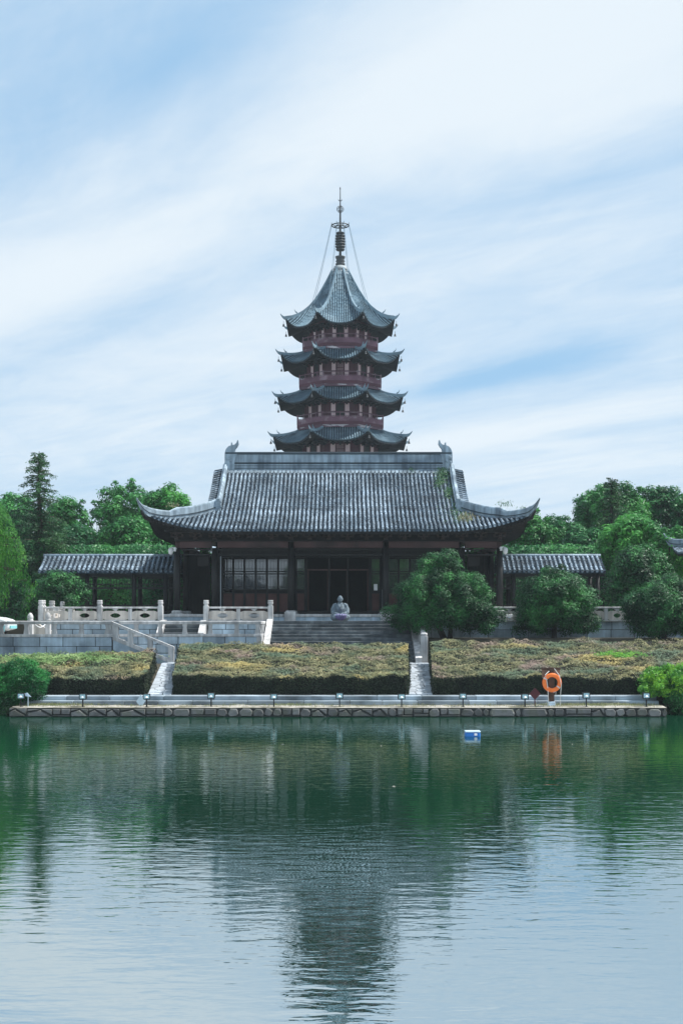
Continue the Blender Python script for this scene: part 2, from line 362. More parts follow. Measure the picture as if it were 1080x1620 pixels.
GHS = leafmat('shaded_hedge_leaf', [(.008,.014,.010), (.016,.028,.016), (.035,.05,.024)], 1.6, .05, .7)
GHL = leafmat('green_hedge_leaf', [(.06,.14,.05), (.13,.24,.08), (.26,.38,.15), (.42,.52,.26)], 1.6, .2, .6)
GM = leafmat('roof_weed_leaf', [(.03,.10,.05), (.05,.15,.06), (.09,.20,.08)], 2, .2)
GD = leafmat('dry_grass_blade', [(.20,.19,.12), (.32,.30,.19), (.14,.20,.10)], 2, .2, .8)

# ---------------------------------------------------------------- foliage
def leaf_obj(name, P, D, size, m, parent=None, spread=0.8, up=0.35, aspect=0.45, droop=None, sv=0.35):
    """P (N,3) positions, D (N,3) outward directions: one small folded-free rhombus per leaf"""
    n = len(P); R = RNG.normal(size=(n,3)); R /= np.linalg.norm(R, axis=1)[:,None]
    nrm = D+R*spread+np.array([0,0,up]); nrm /= np.linalg.norm(nrm, axis=1)[:,None]
    T = RNG.normal(size=(n,3)) if droop is None else np.tile(np.array(droop, float), (n,1))+RNG.normal(size=(n,3))*.25
    T -= (T*nrm).sum(1)[:,None]*nrm; T /= np.linalg.norm(T, axis=1)[:,None]
    B = np.cross(nrm, T); L = size*(1+sv*(RNG.random(n)*2-1))[:,None]
    V = np.empty((n,4,3)); V[:,0] = P-T*L*.5; V[:,1] = P+B*L*aspect*.5-nrm*L*.05; V[:,2] = P+T*L*.5; V[:,3] = P-B*L*aspect*.5-nrm*L*.05
    o3 = np.array(wloc(parent)) if parent else np.zeros(3); V -= o3
    me = bpy.data.meshes.new(name); me.vertices.add(4*n); me.vertices.foreach_set('co', V.ravel())
    me.loops.add(4*n); me.loops.foreach_set('vertex_index', np.arange(4*n, dtype=np.int32))
    me.polygons.add(n); me.polygons.foreach_set('loop_start', np.arange(0, 4*n, 4, dtype=np.int32)); me.update(calc_edges=True)
    me.materials.append(m); o = bpy.data.objects.new(name, me); COL.objects.link(o)
    if parent: o.parent = parent
    return o
def clump_points(cl, dens):
    Ps, Ds = [], []
    for c, r in cl:
        n = max(8, int(dens*r*r)); d = RNG.normal(size=(n,3)); d /= np.linalg.norm(d, axis=1)[:,None]
        d[:,2] = np.where(RNG.random(n) < .45, np.abs(d[:,2]), d[:,2])
        rad = r*(1-.5*RNG.random(n)**1.6)*(1+.12*RNG.normal(size=n)); Ps.append(np.array(c)+d*rad[:,None]*np.array([1,1,.82])); Ds.append(d)
    return np.concatenate(Ps), np.concatenate(Ds)
def crown_clumps(c, R, n, rr, flat_bottom=-.6, hemi=True):
    """clumps spread through an ellipsoid, most of them near its surface"""
    out = []; c = np.array(c, float); R = np.array(R, float)
    for k in range(n):
        ph = math.acos(1-2*(k+.5)/n); th = k*2.39996+random.uniform(-.3,.3)
        d = np.array([math.sin(ph)*math.cos(th), math.sin(ph)*math.sin(th), math.cos(ph)])
        if d[2] < flat_bottom: d[2] = flat_bottom*random.uniform(.8,1)
        f = random.uniform(.66,.86); out.append((c+d*R*f, rr*random.uniform(.6,1.2)))
        if random.random() < .22 and d[2] > -.3: out.append((c+d*R*random.uniform(.92,1.03), rr*random.uniform(.30,.5)))
    for k in range(n//3):
        d = RNG.normal(size=3); d /= np.linalg.norm(d); out.append((c+d*R*random.uniform(.1,.5), rr*1.2))
    return out
def trunk_mesh(parent, base, c, R, r0=.18, nl=7, forks=1):
    mb = MB(); base = Vector(base); c = Vector(c)
    for f in range(forks):
        off = Vector(((f-(forks-1)/2)*r0*3.0, 0, 0)); top = c+Vector((off.x*2.2, 0, R[2]*.3))
        pts = [base+off*.6, base.lerp(c, .35)+off*1.2+Vector((random.uniform(-.1,.1),0,0)), base.lerp(c, .8)+off*1.6, top]
        mb.tube(pts, [r0*1.25, r0, r0*.7, r0*.25], 8)
        for k in range(nl):
            a = 2*PI*k/nl+random.uniform(-.3,.3); s = pts[1].lerp(pts[2], random.uniform(.3,1)); e = Vector((c.x+math.cos(a)*R[0]*.75, c.y+math.sin(a)*R[1]*.75, c.z+random.uniform(-.35,.55)*R[2]))
            mb.tube([s, s.lerp(e, .5)+Vector((0,0,.08*R[2])), e], [r0*.5, r0*.3, r0*.08], 5)
    return mb.build('trunk', M['bark'], parent, smooth=True)
def tree(name, label, cat, group, base, c, R, n, rr, dens, size, m, r0=.18, forks=1, fb=-.6, extra=()):
    t = thing(name, label, cat, base, group)
    trunk_mesh(t, base, c, R, r0, 7, forks)
    cl = crown_clumps(c, R, n, rr, fb)
    for e in extra: cl += crown_clumps(*e)
    P, D = clump_points(cl, dens); leaf_obj('crown', P, D, size, m, t, spread=.55, up=.55)
    return t

# ---------------------------------------------------------------- setting
mb = MB(); mb.add([(-300,-255,0),(300,-255,0),(300,52,0),(-300,52,0)], [(0,1,2,3)]); struct('water', mb, M['water'])
def ground_z(x, y):
    if y < 49.0: return -1.2
    if abs(x) > 12.3 and y < 50.5: return -0.15+(y-49.0)*.45
    P = ((49.0,.335),(49.8,.335),(50.1,.62),(58.1,1.585),(59.4,1.585))
    if y <= 59.4:
        for (a,b),(c,d) in zip(P, P[1:]):
            if y <= c: return b+(d-b)*(y-a)/(c-a)
    if abs(x+.1) < 4.1 and y < 64.1: return 1.585
    if x < 0: return 1.585 if y < 60.5 else 2.78 if y < 64.1 else 3.4
    return 1.585+(min(y,60.6)-59.4)/1.2*1.115 if y < 64.1 else 3.4
ys = [47.8,48.99,49.0,49.4,49.8,50.1,51,52,53,54,55,56,57,58.1,59.0,59.4,59.8,60.2,60.49,60.5,60.6,61.5,62.5,63.6,63.95,64.09,64.12,66,70,80,100,140,220,300,400]
xs = [-300,-200,-100,-50,-30,-20,-16,-14,-12.31,-12.3,-11,-9,-7,-5.5,-4.21,-4.2,-2,0,2,3.99,4.0,5.5,7,9,11,12.3,12.31,14,16,20,30,50,100,200,300]
mb = MB(); nx = len(xs)
mb.add([(x,y,ground_z(x,y)) for y in ys for x in xs], [(j*nx+i, j*nx+i+1, (j+1)*nx+i+1, (j+1)*nx+i) for j in range(len(ys)-1) for i in range(nx-1)])
struct('ground', mb, M['earth'])
# near shore, where the camera stands, and the lake bed are simple sheets
mb = MB(); mb.box(-300,300,-256,48.2,-2.2,-1.6); struct('lake_bed', mb, M['earth'])

# quay
QX0, QX1 = -12.25, 12.02
quay = MB(); quay.box(QX0+.05, QX1-.05, 47.85, 49.05, -1.1, .325)
quay = struct('quay', quay, M['joint'])
x = QX0
while x < QX1-.1:
    w = random.choice((.24,.33,.42,.5,.58,.66,.95,.75)); w = min(w, QX1-x)
    if QX1-(x+w) < .2: w = QX1-x
    g = .018; a0, a1 = x+g, x+w-g; zt = .30+random.uniform(-.02,.012); zb = .03
    def stone(poly):
        mb = MB(); cx = sum(p[0] for p in poly)/len(poly); cz = sum(p[1] for p in poly)/len(poly); n = len(poly)
        fr = 47.74+random.uniform(-.02,.03)
        vs = [(p[0],47.92,p[1]) for p in poly]+[(p[0],fr+.03,p[1]) for p in poly]+[(cx+(p[0]-cx)*.86, fr-.03+random.uniform(-.015,.015), cz+(p[1]-cz)*.84) for p in poly]
        fs = [(k,(k+1)%n,n+(k+1)%n,n+k) for k in range(n)]+[(n+k,n+(k+1)%n,2*n+(k+1)%n,2*n+k) for k in range(n)]+[tuple(range(2*n,3*n))]
        mb.add(vs, fs); mb.build('stone', M['rubble'], quay)
    j = lambda s=.03: random.uniform(-s,s)
    if w > .45 and random.random() < .4:
        d = random.uniform(.3,.7); xm = a0+(a1-a0)*d
        stone([(a0,zb),(a1-.02,zb),(a1-.02,.02+j()),(xm,zt-.04),(a0+.0,zt-.12)]); stone([(a0,zt-.07),(xm-.04,zt),(a0,zt)]) ; stone([(a1,.08),(a1,zt),(xm+.05,zt)])
    elif w > .5 and random.random() < .5:
        zm = .1+j(.04); stone([(a0,zb),(a1,zb),(a1,zm-.015),(a0,zm-.015)]); xm = a0+(a1-a0)*random.uniform(.35,.65)
        stone([(a0,zm+.015),(xm-.02,zm+.015),(xm-.01,zt),(a0,zt)]); stone([(xm+.02,zm+.015),(a1,zm+.015),(a1,zt),(xm+.02,zt)])
    else:
        stone([(a0+.05+j(.03),zb+j(.02)),(a1-.06+j(.03),zb+j(.02)),(a1+j(.02),zb+.08),(a1-.01+j(.03),zt-.08+j()),(a1-.08+j(),zt),(a0+.08+j(.04),zt+j(.01)),(a0+j(.025),zt-.09+j()),(a0+j(.02),zb+.07)])
    x += w
# gravelly soil strip, low steps of long stones
mb = MB(); nx = 160
vs = []
for jj in range(7):
    for i in range(nx+1):
        xx_ = QX0+.02+(QX1-QX0-.04)*i/nx; yy = 47.80+1.42*jj/6
        e = (.5*noise.noise(Vector((xx_*1.3, 3, 0)))+.3*noise.noise(Vector((xx_*5, 9, 0))))*.05 if jj == 0 else 0
        vs.append((xx_, yy+e, .333+(.035*noise.noise(Vector((xx_*1.7, yy*3, 1)))+.02 if 0 < jj < 6 else .0)))
mb.add(vs, [(j*(nx+1)+i, j*(nx+1)+i+1, (j+1)*(nx+1)+i+1, (j+1)*(nx+1)+i) for j in range(6) for i in range(nx)])
struct('soil_strip', mb, M['soil'], True)
def stone_run(root, nm, x0, x1, y0, y1, z0, z1, lo, hi, m, b=.012, gap=.008):
    x = x0
    while x < x1-.01:
        w = random.uniform(lo, hi)
        if x1-(x+w) < lo*.6: w = x1-x
        mb = MB(); mb.bbox(x+gap, x+w-gap, y0+random.uniform(-.004,.004), y1, z0, z1+random.uniform(-.003,.003), b); mb.build(nm, m, root); x += w
mb = MB(); mb.box(-12.2,12.0,49.24,50.25,.30,.49); low = struct('low_steps', mb, M['joint'])
M['kerb'] = mat('stained_step_block', (.28,.34,.39), .8, .25, 1.3, (.13,.16,.18), .48, .66, .9, .35, 22, objrand=.3)
stone_run(low, 'stone', -12.25,12.05,49.20,49.62,.34,.50,1.0,2.2,M['kerb'])
stone_run(low, 'stone', -12.25,12.05,49.55,50.3,.505,.665,1.2,2.6,M['kerb'])

# crazy paved paths
def clip(poly, p, n):
    out = []
    for k in range(len(poly)):
        a, b = poly[k], poly[(k+1)%len(poly)]; da = (a[0]-p[0])*n[0]+(a[1]-p[1])*n[1]; db = (b[0]-p[0])*n[0]+(b[1]-p[1])*n[1]
        if da <= 0: out.append(a)
        if (da < 0) != (db < 0) and abs(da-db) > 1e-9: t = da/(da-db); out.append((a[0]+(b[0]-a[0])*t, a[1]+(b[1]-a[1])*t))
    return out
def crazy_path(fx0, fx1, bx0, bx1, y0=50.28, y1=59.0):
    zf = lambda y: .665+(1.60-.665)*min(1,(y-50.28)/(58-50.28))
    mb = MB(); ysq = [y0, 58.0, y1]
    def X(u, y): t = (y-y0)/(58-y0); return (fx0+(bx0-fx0)*t)*(1-u)+(fx1+(bx1-fx1)*t)*u
    mb.add([(X(u,y),y,zf(y)) for y in ysq for u in (0,1)], [(0,1,3,2),(2,3,5,4)])
    root = struct('path', mb, M['joint'])
    W = fx1-fx0; nu = 3; nv = int((y1-y0)/.34); seeds = [((i+.5+random.uniform(-.42,.42))*W/nu, (j+.5+random.uniform(-.42,.42))*(y1-y0)/nv) for j in range(nv) for i in range(nu)]
    for a in seeds:
        poly = [(0,0),(W,0),(W,y1-y0),(0,y1-y0)]
        for b in seeds:
            if b is a or abs(b[1]-a[1]) > 1.4: continue
            n = (b[0]-a[0], b[1]-a[1]); l = math.hypot(*n); n = (n[0]/l, n[1]/l); poly = clip(poly, ((a[0]+b[0])/2-n[0]*.014, (a[1]+b[1])/2-n[1]*.014), n)
            if len(poly) < 3: break
        if len(poly) < 3: continue
        h = .03+random.uniform(-.008,.012); tx, ty = random.uniform(-.03,.03), random.uniform(-.03,.03)
        mb = MB(); n = len(poly); cx = sum(p[0] for p in poly)/n; cy = sum(p[1] for p in poly)/n
        def P(p, k, dz): q = (cx+(p[0]-cx)*k, cy+(p[1]-cy)*k); yy = y0+q[1]; return (X(q[0]/W, yy), yy, zf(yy)+dz+tx*(q[0]-cx)+ty*(q[1]-cy))
        mb.add([P(p,1,.002) for p in poly]+[P(p,1,h-.01) for p in poly]+[P(p,.92,h) for p in poly],
               [(k,(k+1)%n,n+(k+1)%n,n+k) for k in range(n)]+[(n+k,n+(k+1)%n,2*n+(k+1)%n,2*n+k) for k in range(n)]+[tuple(range(2*n,3*n))])
        mb.build('paving_stone', M['crazy'], root)
crazy_path(-7.52,-6.60, -8.05,-7.25)
crazy_path(2.62,3.52, 3.02,3.92)

# hedges
def hedge(label, pf, n_top, m=GH, extra=None, bulge=0.0):
    """pf: plan corners (front-left, front-right, back-right, back-left)"""
    fl, fr, br, bl = [Vector((p[0],p[1],0)) for p in pf]
    def top(y): t = min(1,max(0,(y-50.4)/(58-50.4))); return 1.37+(2.52+bulge-1.37)*t
    def gz(y): return .66+(1.60-.66)*(y-50.4)/7.6
    def H(p): return (.17*noise.noise(Vector((p.x*.7,p.y*.9,0)))+.12*noise.noise(Vector((p.x*2.3,p.y*2.7,5)))+.07*noise.noise(Vector((p.x*7,p.y*7,9))))
    def P(u, v): a = fl.lerp(fr,u); b = bl.lerp(br,u); return a.lerp(b,v)
    base = ((fl+fr+br+bl)/4); root = thing('hedge', label, 'hedge', (base.x, base.y, gz(base.y)), 'clipped hedges on the slope above the water')
    mb = MB(); nu, nv = 24, 20; vs = []
    ins = .05
    for j in range(nv+1):
        for i in range(nu+1):
            u = ins/4+(1-ins/2)*i/nu; v = .012+.976*j/nv; p = P(u,v); vs.append((p.x,p.y,top(p.y)+H(p)-.07))
    fs = [(j*(nu+1)+i, j*(nu+1)+i+1, (j+1)*(nu+1)+i+1, (j+1)*(nu+1)+i) for j in range(nv) for i in range(nu)]
    rim = [i for i in range(nu+1)]+[(j)*(nu+1)+nu for j in range(1,nv+1)]+[nv*(nu+1)+i for i in range(nu-1,-1,-1)]+[j*(nu+1) for j in range(nv-1,0,-1)]
    o = len(vs); vs += [(vs[k][0], vs[k][1], gz(vs[k][1])-.05) for k in rim]; n = len(rim)
    fs += [(rim[k], o+k, o+(k+1)%n, rim[(k+1)%n]) for k in range(n)]
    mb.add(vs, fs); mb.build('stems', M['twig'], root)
    U = RNG.random((n_top,2)); Pt = []; 
    for u, v in U:
        p = P(u, v); z = top(p.y)+H(p)-abs(random.gauss(0,.045))+.02; Pt.append((p.x,p.y,z))
    Pt = np.array(Pt); Dt = np.tile(np.array([0,-.25,1.0]), (n_top,1)); 
    # faces: front, left, right
    Fp, Fd = [], []
    for A, B, d, k in ((fl,fr,(0,-1,0),int((fr-fl).length*700)), (fr,br,(1,-.1,0),3600), (fl,bl,(-1,-.1,0),3600)):
        for q in range(k):
            u = random.random(); p = A.lerp(B,u); h = random.random(); z = gz(p.y)+h*(top(p.y)+H(p)-gz(p.y)); e = random.gauss(0,.035)-.02*(h<.9)+.09*noise.noise(Vector((p.x*1.6,p.y*1.6,z*2)))
            Fp.append((p.x+d[0]*e, p.y+d[1]*e, z)); Fd.append(d)
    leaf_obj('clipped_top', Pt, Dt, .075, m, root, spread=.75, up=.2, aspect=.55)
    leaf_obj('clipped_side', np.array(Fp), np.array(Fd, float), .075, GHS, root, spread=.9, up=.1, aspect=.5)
    if extra:
        (c, r, n) = extra; pts = np.array([( c[0]+random.gauss(0,r[0]), c[1]+random.gauss(0,r[1]), 0) for _ in range(n)])
        for q in pts: pv = Vector((q[0],q[1],0)); q[2] = top(q[1])+H(pv)+.03+abs(random.gauss(0,.05))
        leaf_obj('bright_regrowth', pts, np.tile(np.array([0,-.3,1.0]), (n,1)), .09, GY if r[0] < 1 else GHL, root, spread=.7)
    return root
hedge('long flat-topped hedge between the two stone paths, yellowed on top, below the stone stairs', [(-6.55,50.4),(2.60,50.4),(2.98,58.0),(-7.22,58.0)], 60000)
hedge('left flat-topped hedge with a green strip and brown patches, below the ramp railing', [(-14.5,50.4),(-7.58,50.4),(-8.12,56.6),(-15.6,54.2)], 42000, extra=((-11.9,54.0),(1.35,.42),9000))
hedge('right flat-topped hedge behind the orange lifebuoy, greyish brown on top', [(3.55,50.4),(14.9,50.4),(17.5,58.0),(3.95,58.0)], 72000, bulge=.12, extra=((11.7,54.6),(.45,.35),1500))

# ---------------------------------------------------------------- terrace walls, stairs, balustrades
def block_wall(label, x0, x1, y, z0, z1, hs, lo, hi, m=None, group='retaining walls of stone blocks'):
    root = thing('retaining_wall', label, 'wall', ((x0+x1)/2, y, z0), group)
    mb = MB(); mb.box(x0+.01, x1-.01, y+.03, y+.34, z0, z1-.01); mb.build('wall_core', M['joint'], root)
    z = z1
    for k, h in enumerate(hs):
        za = max(z-h, z0-.05); x = x0-(0 if k == 0 else random.uniform(0,lo*.6))
        while x < x1-.02:
            w = random.uniform(lo,hi); xa, xb = max(x,x0), min(x+w,x1)
            if x1-xb < lo*.4: xb = x1; w = xb-x
            mb = MB(); mb.bbox(xa+.013, xb-.013, y+random.uniform(-.014,.014), y+.3, za+.012, z-.010, .018); mb.build('stone_block', m or M['blockw'], root); x += w
        z = za
    return root
LY0 = 59.0; LY1 = 60.2; UY = 64.0
block_wall('lowest terrace wall of blue grey blocks at the left edge, left of the ramp', -17.2,-10.45,LY0,1.45,2.80,(.44,.42,.5),.95,1.5)
block_wall('blue grey block wall behind the ramp, below the low stone railing', -10.4,-3.86,LY1,1.45,2.80,(.36,.42,.5),.85,1.25)
block_wall('upper terrace wall behind the low railing, left of the small side steps', -14.9,-8.95,UY,2.70,3.50,(.40,.44),.8,1.2)
block_wall('short upper terrace wall between the small side steps and the broad stairs', -6.55,-3.66,UY,2.70,3.50,(.40,.44),.8,1.2)
block_wall('upper terrace wall of blue grey blocks behind the round trees on the right', 3.66,17.5,UY,2.60,3.50,(.42,.42,.3),.8,1.2)
# side face of the low terrace facing the broad stairs
r = thing('retaining_wall', 'short pale side wall of the low terrace facing the broad stairs', 'wall', (-3.7,62,1.5))
for k in range(3):
    for z0_, z1_ in ((1.5,1.93),(1.94,2.36),(2.37,2.80)):
        mb = MB(); mb.bbox(-3.95,-3.70-.004*k,60.2+k*1.27+.006,60.2+(k+1)*1.27-.006,z0_,z1_-.005,.01); mb.build('stone_block', M['stone'], r)
mb = MB()
mb.box(-17.2,-10.4,59.3,64.02,2.4,2.79); mb.box(-10.4,-3.95,60.5,64.02,2.4,2.79); struct('lower_terrace_floor', mb, M['paving'])
mb = MB(); mb.box(-40,40,64.3,100,2.4,3.525); struct('upper_terrace_floor', mb, M['paving'])

def flight(label, x0, x1, ya, za, yb, zb, n, cat='stairs', lo=1.3, hi=2.1, m=None):
    root = thing('stone_stairs', label, cat, ((x0+x1)/2, ya, za))
    run = (yb-ya)/n; rise = (zb-za)/n
    mb = MB()
    for k in range(n): mb.box(x0+.01,x1-.01,ya+k*run+.04,yb+.25,za+k*rise-(.3 if k==0 else 0),za+(k+1)*rise-.02)
    mb.build('stair_core', M['joint'], root)
    for k in range(n):
        x = x0
        while x < x1-.02:
            w = random.uniform(lo,hi); xb = min(x+w,x1)
            if x1-xb < lo*.5: xb = x1
            w = xb-x
            mb = MB(); mb.bbox(x+.004,xb-.004,ya+k*run,ya+(k+1)*run+.05,za+k*rise+.004,za+(k+1)*rise,.014); mb.build('step_stone', m or M['darkstone'], root); x += w
    return root
flight('broad flight of dark stone steps rising to the seated statue', -3.36,3.36,59.1,1.60,64.02,3.53,12)
flight('small pale stone steps between the two upper balustrades', -8.65,-6.95,62.9,2.79,64.3,3.52,4, m=M['darkstone'], lo=1.0, hi=1.8)
# cheeks (sloping side slabs) of both flights, ramp
def cheek(root, x0, x1, pts, m, name='side_slab', th=.0):
    mb = MB(); mb.extrude(pts, lambda a,b,d: (d,a,b), x0, x1); return mb.build(name, m, root)
r = thing('stair_side_slab', 'white sloping stone slab down the left side of the broad stairs', 'stair side', (-3.5,59,1.6), 'side slabs of the stone stairs')
cheek(r,-3.66,-3.37,[(58.95,1.5),(64.3,1.5),(64.3,3.62),(63.8,3.62),(58.95,1.85)],M['stone'])
r = thing('stair_side_slab', 'sloping stone slab down the right side of the broad stairs, in the shade of the round tree', 'stair side', (3.5,59,1.6), 'side slabs of the stone stairs')
cheek(r,3.37,3.66,[(58.95,1.5),(64.3,1.5),(64.3,3.62),(63.8,3.62),(58.95,1.85)],M['stone'])
for xa, lb in ((-8.95,'left'),(-6.93,'right')):
    r = thing('stair_side_slab', 'short white side slab at the %s of the small steps between the balustrades' % lb, 'stair side', (xa+.12,63.5,2.8), 'side slabs of the stone stairs')
    cheek(r,xa,xa+.28,[(62.6,2.79),(64.3,2.79),(64.3,3.58),(63.9,3.58),(62.6,2.95)],M['stone'])

def hex_hole_panel(mb, x0, x1, y0, y1, z0, z1, m, hole=True):
    """stone panel with an eye-shaped hole through it"""
    cx = (x0+x1)/2; cz = z0+(z1-z0)*.50; a = min(.30,(x1-x0)*.2); b = .115; n = 10
    hole_pts = [(cx+a*math.cos(t), cz+(b*(abs(math.sin(t))**1.3)*(1 if math.sin(t)>=0 else -1))) for t in [PI*2*k/20 for k in range(20)]]
    def outer(p):
        dx, dz = p[0]-cx, p[1]-cz
        if abs(dx) < 1e-9 and abs(dz) < 1e-9: dx = 1
        hx, hz = (x1-x0)/2, ((z1-cz) if dz >= 0 else (cz-z0)); k = min(hx/abs(dx) if abs(dx)>1e-6 else 1e9, hz/abs(dz) if abs(dz)>1e-6 else 1e9); return (cx+dx*k, cz+dz*k)
    op = [];
    angs = [PI*2*k/20 for k in range(20)]
    for k, t in enumerate(angs):
        q = outer((cx+math.cos(t)*(x1-x0), cz+math.sin(t)*(z1-z0))); op.append(q)
    n = 20; vs = []
    for yy in (y0,y1): vs += [(p[0],yy,p[1]) for p in hole_pts]+[(p[0],yy,p[1]) for p in op]
    fs = []
    for k in range(n):
        k2 = (k+1)%n
        fs.append((k,n+k,n+k2,k2)); fs.append((2*n+k,2*n+k2,3*n+k2,3*n+k)); fs.append((k,k2,2*n+k2,2*n+k)); fs.append((n+k,3*n+k,3*n+k2,n+k2))
    mb.add(vs, fs); return mb
def upper_post(root, x, y, z0=3.50, h=1.05, w=.26, base=0.0):
    mb = MB(); mb.bbox(x-w/2,x+w/2,y-w/2,y+w/2,z0-base,z0+h-.27,.02); mb.bbox(x-w/2+.035,x+w/2-.035,y-w/2+.035,y+w/2-.035,z0+h-.27,z0+h-.2,.01)
    mb.lathe(x,y,[(w*.44,z0+h-.20),(w*.52,z0+h-.17),(w*.52,z0+h-.10),(w*.40,z0+h-.085),(w*.50,z0+h-.06),(w*.50,z0+h-.015),(w*.42,z0+h)],12); return mb.build('post', M['stone'], root)
def upper_balustrade(label, posts, axis='x', fixed=UY, top=.72):
    """posts along x at depth fixed (axis x), or along y at x=fixed"""
    c = (posts[0]+posts[-1])/2; loc = (c,fixed,3.5) if axis == 'x' else (fixed,c,3.5)
    root = thing('stone_balustrade', label, 'balustrade', loc, 'carved stone balustrades of the upper terrace')
    def rot(ms):
        if axis == 'x': ms.v = [(a,b+fixed,z) for a,b,z in ms.v]
        else: ms.v = [(fixed+b,a,z) for a,b,z in ms.v]
        return ms
    for p in posts: upper_post(root, *((p,fixed) if axis == 'x' else (fixed,p)))
    for a, b in zip(posts, posts[1:]):
        a += .13; b -= .13; mid = (a+b)/2; two = (b-a) > 2.0
        mb = MB(); mb.bbox(a,b,-.085,.085,3.5+top-.09,3.5+top,.02); rot(mb).build('rail', M['stone'], root)
        mb = MB(); mb.bbox(a,b,-.11,.11,3.50,3.56,.012); rot(mb).build('base_rail', M['stone'], root)
        segs = ((a,mid-.09),(mid+.09,b)) if two else ((a,b),)
        if two: mb = MB(); mb.bbox(mid-.09,mid+.09,-.09,.09,3.56,3.5+top-.09,.012); rot(mb).build('middle_post', M['stone'], root)
        for s0, s1 in segs:
            mb = hex_hole_panel(MB(), s0, s1, -.05, .05, 3.56, 3.5+top-.20, M['cream']); rot(mb).build('panel', M['cream'], root)
            cx = (s0+s1)/2; mb = MB(); pr = [(-.13,3.5+top-.10),(-.15,3.5+top-.125),(-.05,3.5+top-.155),(-.09,3.5+top-.195),(.09,3.5+top-.195),(.05,3.5+top-.155),(.15,3.5+top-.125),(.13,3.5+top-.10)]
            mb.extrude([(cx+p, q) for p, q in pr], lambda s,z,d: (s,d,z), -.05, .05); rot(mb).build('cloud_block', M['stone'], root)
    return root
upper_balustrade('pierced stone balustrade left of the small steps, three posts wide', [-14.83,-11.93,-8.93])
upper_balustrade('pierced stone balustrade running back from the far left corner post, sunlit inner side', [66.5,68.9,71.3], 'y', -14.83)
mb = MB() 
upper_balustrade('pierced stone balustrade between the small steps and the broad stairs', [-6.68,-3.50])
upper_balustrade('pierced stone balustrade right of the broad stairs, half hidden by round trees', [3.50,6.34,8.95,11.9,14.2])
# link panel from corner post to the first post of the returning run
r = upper_balustrade('short pierced stone balustrade panel behind the far left corner post', [64.3,66.2], 'y', -14.80)

def low_railing(label, x0, x1, y, posts, zb=2.80, flip=False, mt=None):
    root = thing('stone_railing', label, 'railing', ((x0+x1)/2,y,zb), 'low plain stone railings of the lower terrace')
    mb = MB(); mb.bbox(x0,x1,y-.03,y+.25,zb-.005,zb+.12,.012); mb.build('base_course', M['stone'], root)
    mb = MB(); mb.bbox(x0,x1,y-.01,y+.23,zb+.575,zb+.715,.02); mb.build('rail', M['stone'], root)
    for p, w in posts:
        mb = MB(); mb.extrude([(p-w*.58,zb+.12),(p+w*.58,zb+.12),(p+w*.5,zb+.22),(p+w*.36,zb+.42),(p+w*.5,zb+.575),(p-w*.5,zb+.575),(p-w*.36,zb+.42),(p-w*.5,zb+.22)], lambda a,b,d: (a,d,b), y+.01, y+.21); mb.build('post', M['stone'], root)
    return root
P0 = [xx(p,LY0) for p in (1,41,85,128)]
low_railing('low stone railing on the far left wall in front of the white car', -17.2,-10.42,LY0,[(p,.2) for p in P0]+[(-10.6,.34)])
P1 = [xx(p,LY1) for p in (215,253,292,332,374)]
low_railing('low stone railing from the ramp head to the broad stairs', -10.35,-3.72,LY1,[(p,.21) for p in P1]+[(-3.88,.26)])
# side return of the low railing (facing the stairs)
r = thing('stone_railing', 'short return of the low railing beside the white stair slab', 'railing', (-3.72,62,2.8), 'low plain stone railings of the lower terrace')
mb = MB(); mb.bbox(-3.95,-3.70,60.48,63.9,2.80,2.92,.012); mb.build('base_course', M['stone'], r)
mb = MB(); mb.bbox(-3.94,-3.71,60.48,63.9,3.375,3.515,.02); mb.build('rail', M['stone'], r)
for k in range(5): mb = MB(); mb.bbox(-3.92,-3.73,60.9+k*.72,61.06+k*.72,2.92,3.375,.012); mb.build('post', M['stone'], r)
# ramp: sloping steps and railing in front of the recessed wall
rx0, rx1 = -10.42, -7.62
root = thing('stone_stairs', 'narrow flight of side steps going down right in front of the terrace wall', 'stairs', (-9,59.5,1.6))
for k in range(7):
    a = rx0+k*(rx1-rx0)/8; mb = MB(); mb.bbox(a,rx0+(k+1)*(rx1-rx0)/8+.02,59.26,60.15,1.55,2.80-(k+1)*.15,.012); mb.build('step_stone', M['stone'], root)
root = thing('stone_railing', 'sloping white stone railing of the side steps', 'railing', (-9,59.1,1.6), 'low plain stone railings of the lower terrace')
def slz(x): return 2.80+(1.66-2.80)*(x-rx0)/(rx1-rx0)
mb = MB(); mb.sweep([(rx0,59.12,slz(rx0)+.0),(rx1,59.12,slz(rx1)+.0)], Vector((0,1,0)), .26, -.13, .04); mb.build('base_course', M['stone'], root)
mb = MB(); mb.sweep([(rx0,59.12,slz(rx0)+.56),(rx1,59.12,slz(rx1)+.56)], Vector((0,1,0)), .24, 0, .13); mb.build('rail', M['stone'], root)
for x in (-10.3,-9.62,-8.72,-7.76):
    w = .22 if x > -10 and x < -8 else .26
    mb = MB(); mb.add([(x-w/2,59.02,slz(x-w/2)),(x+w/2,59.02,slz(x+w/2)),(x+w/2,59.22,slz(x+w/2)),(x-w/2,59.22,slz(x-w/2)),(x-w/2,59.02,slz(x-w/2)+.60),(x+w/2,59.02,slz(x+w/2)+.60),(x+w/2,59.22,slz(x+w/2)+.60),(x-w/2,59.22,slz(x-w/2)+.60)],
        [(0,3,2,1),(4,5,6,7),(0,1,5,4),(1,2,6,5),(2,3,7,6),(3,0,4,7)]); mb.build('post', M['stone'], root)
mb = MB(); mb.extrude([(rx0+1.6,1.5),(rx1-.02,1.5),(rx1-.02,1.56),(rx0+.02,2.66),(rx0+.02,2.2)], lambda a,b,d: (a,d,b), 59.01,59.24); mb.build('side_slab', M['blockw'], root)
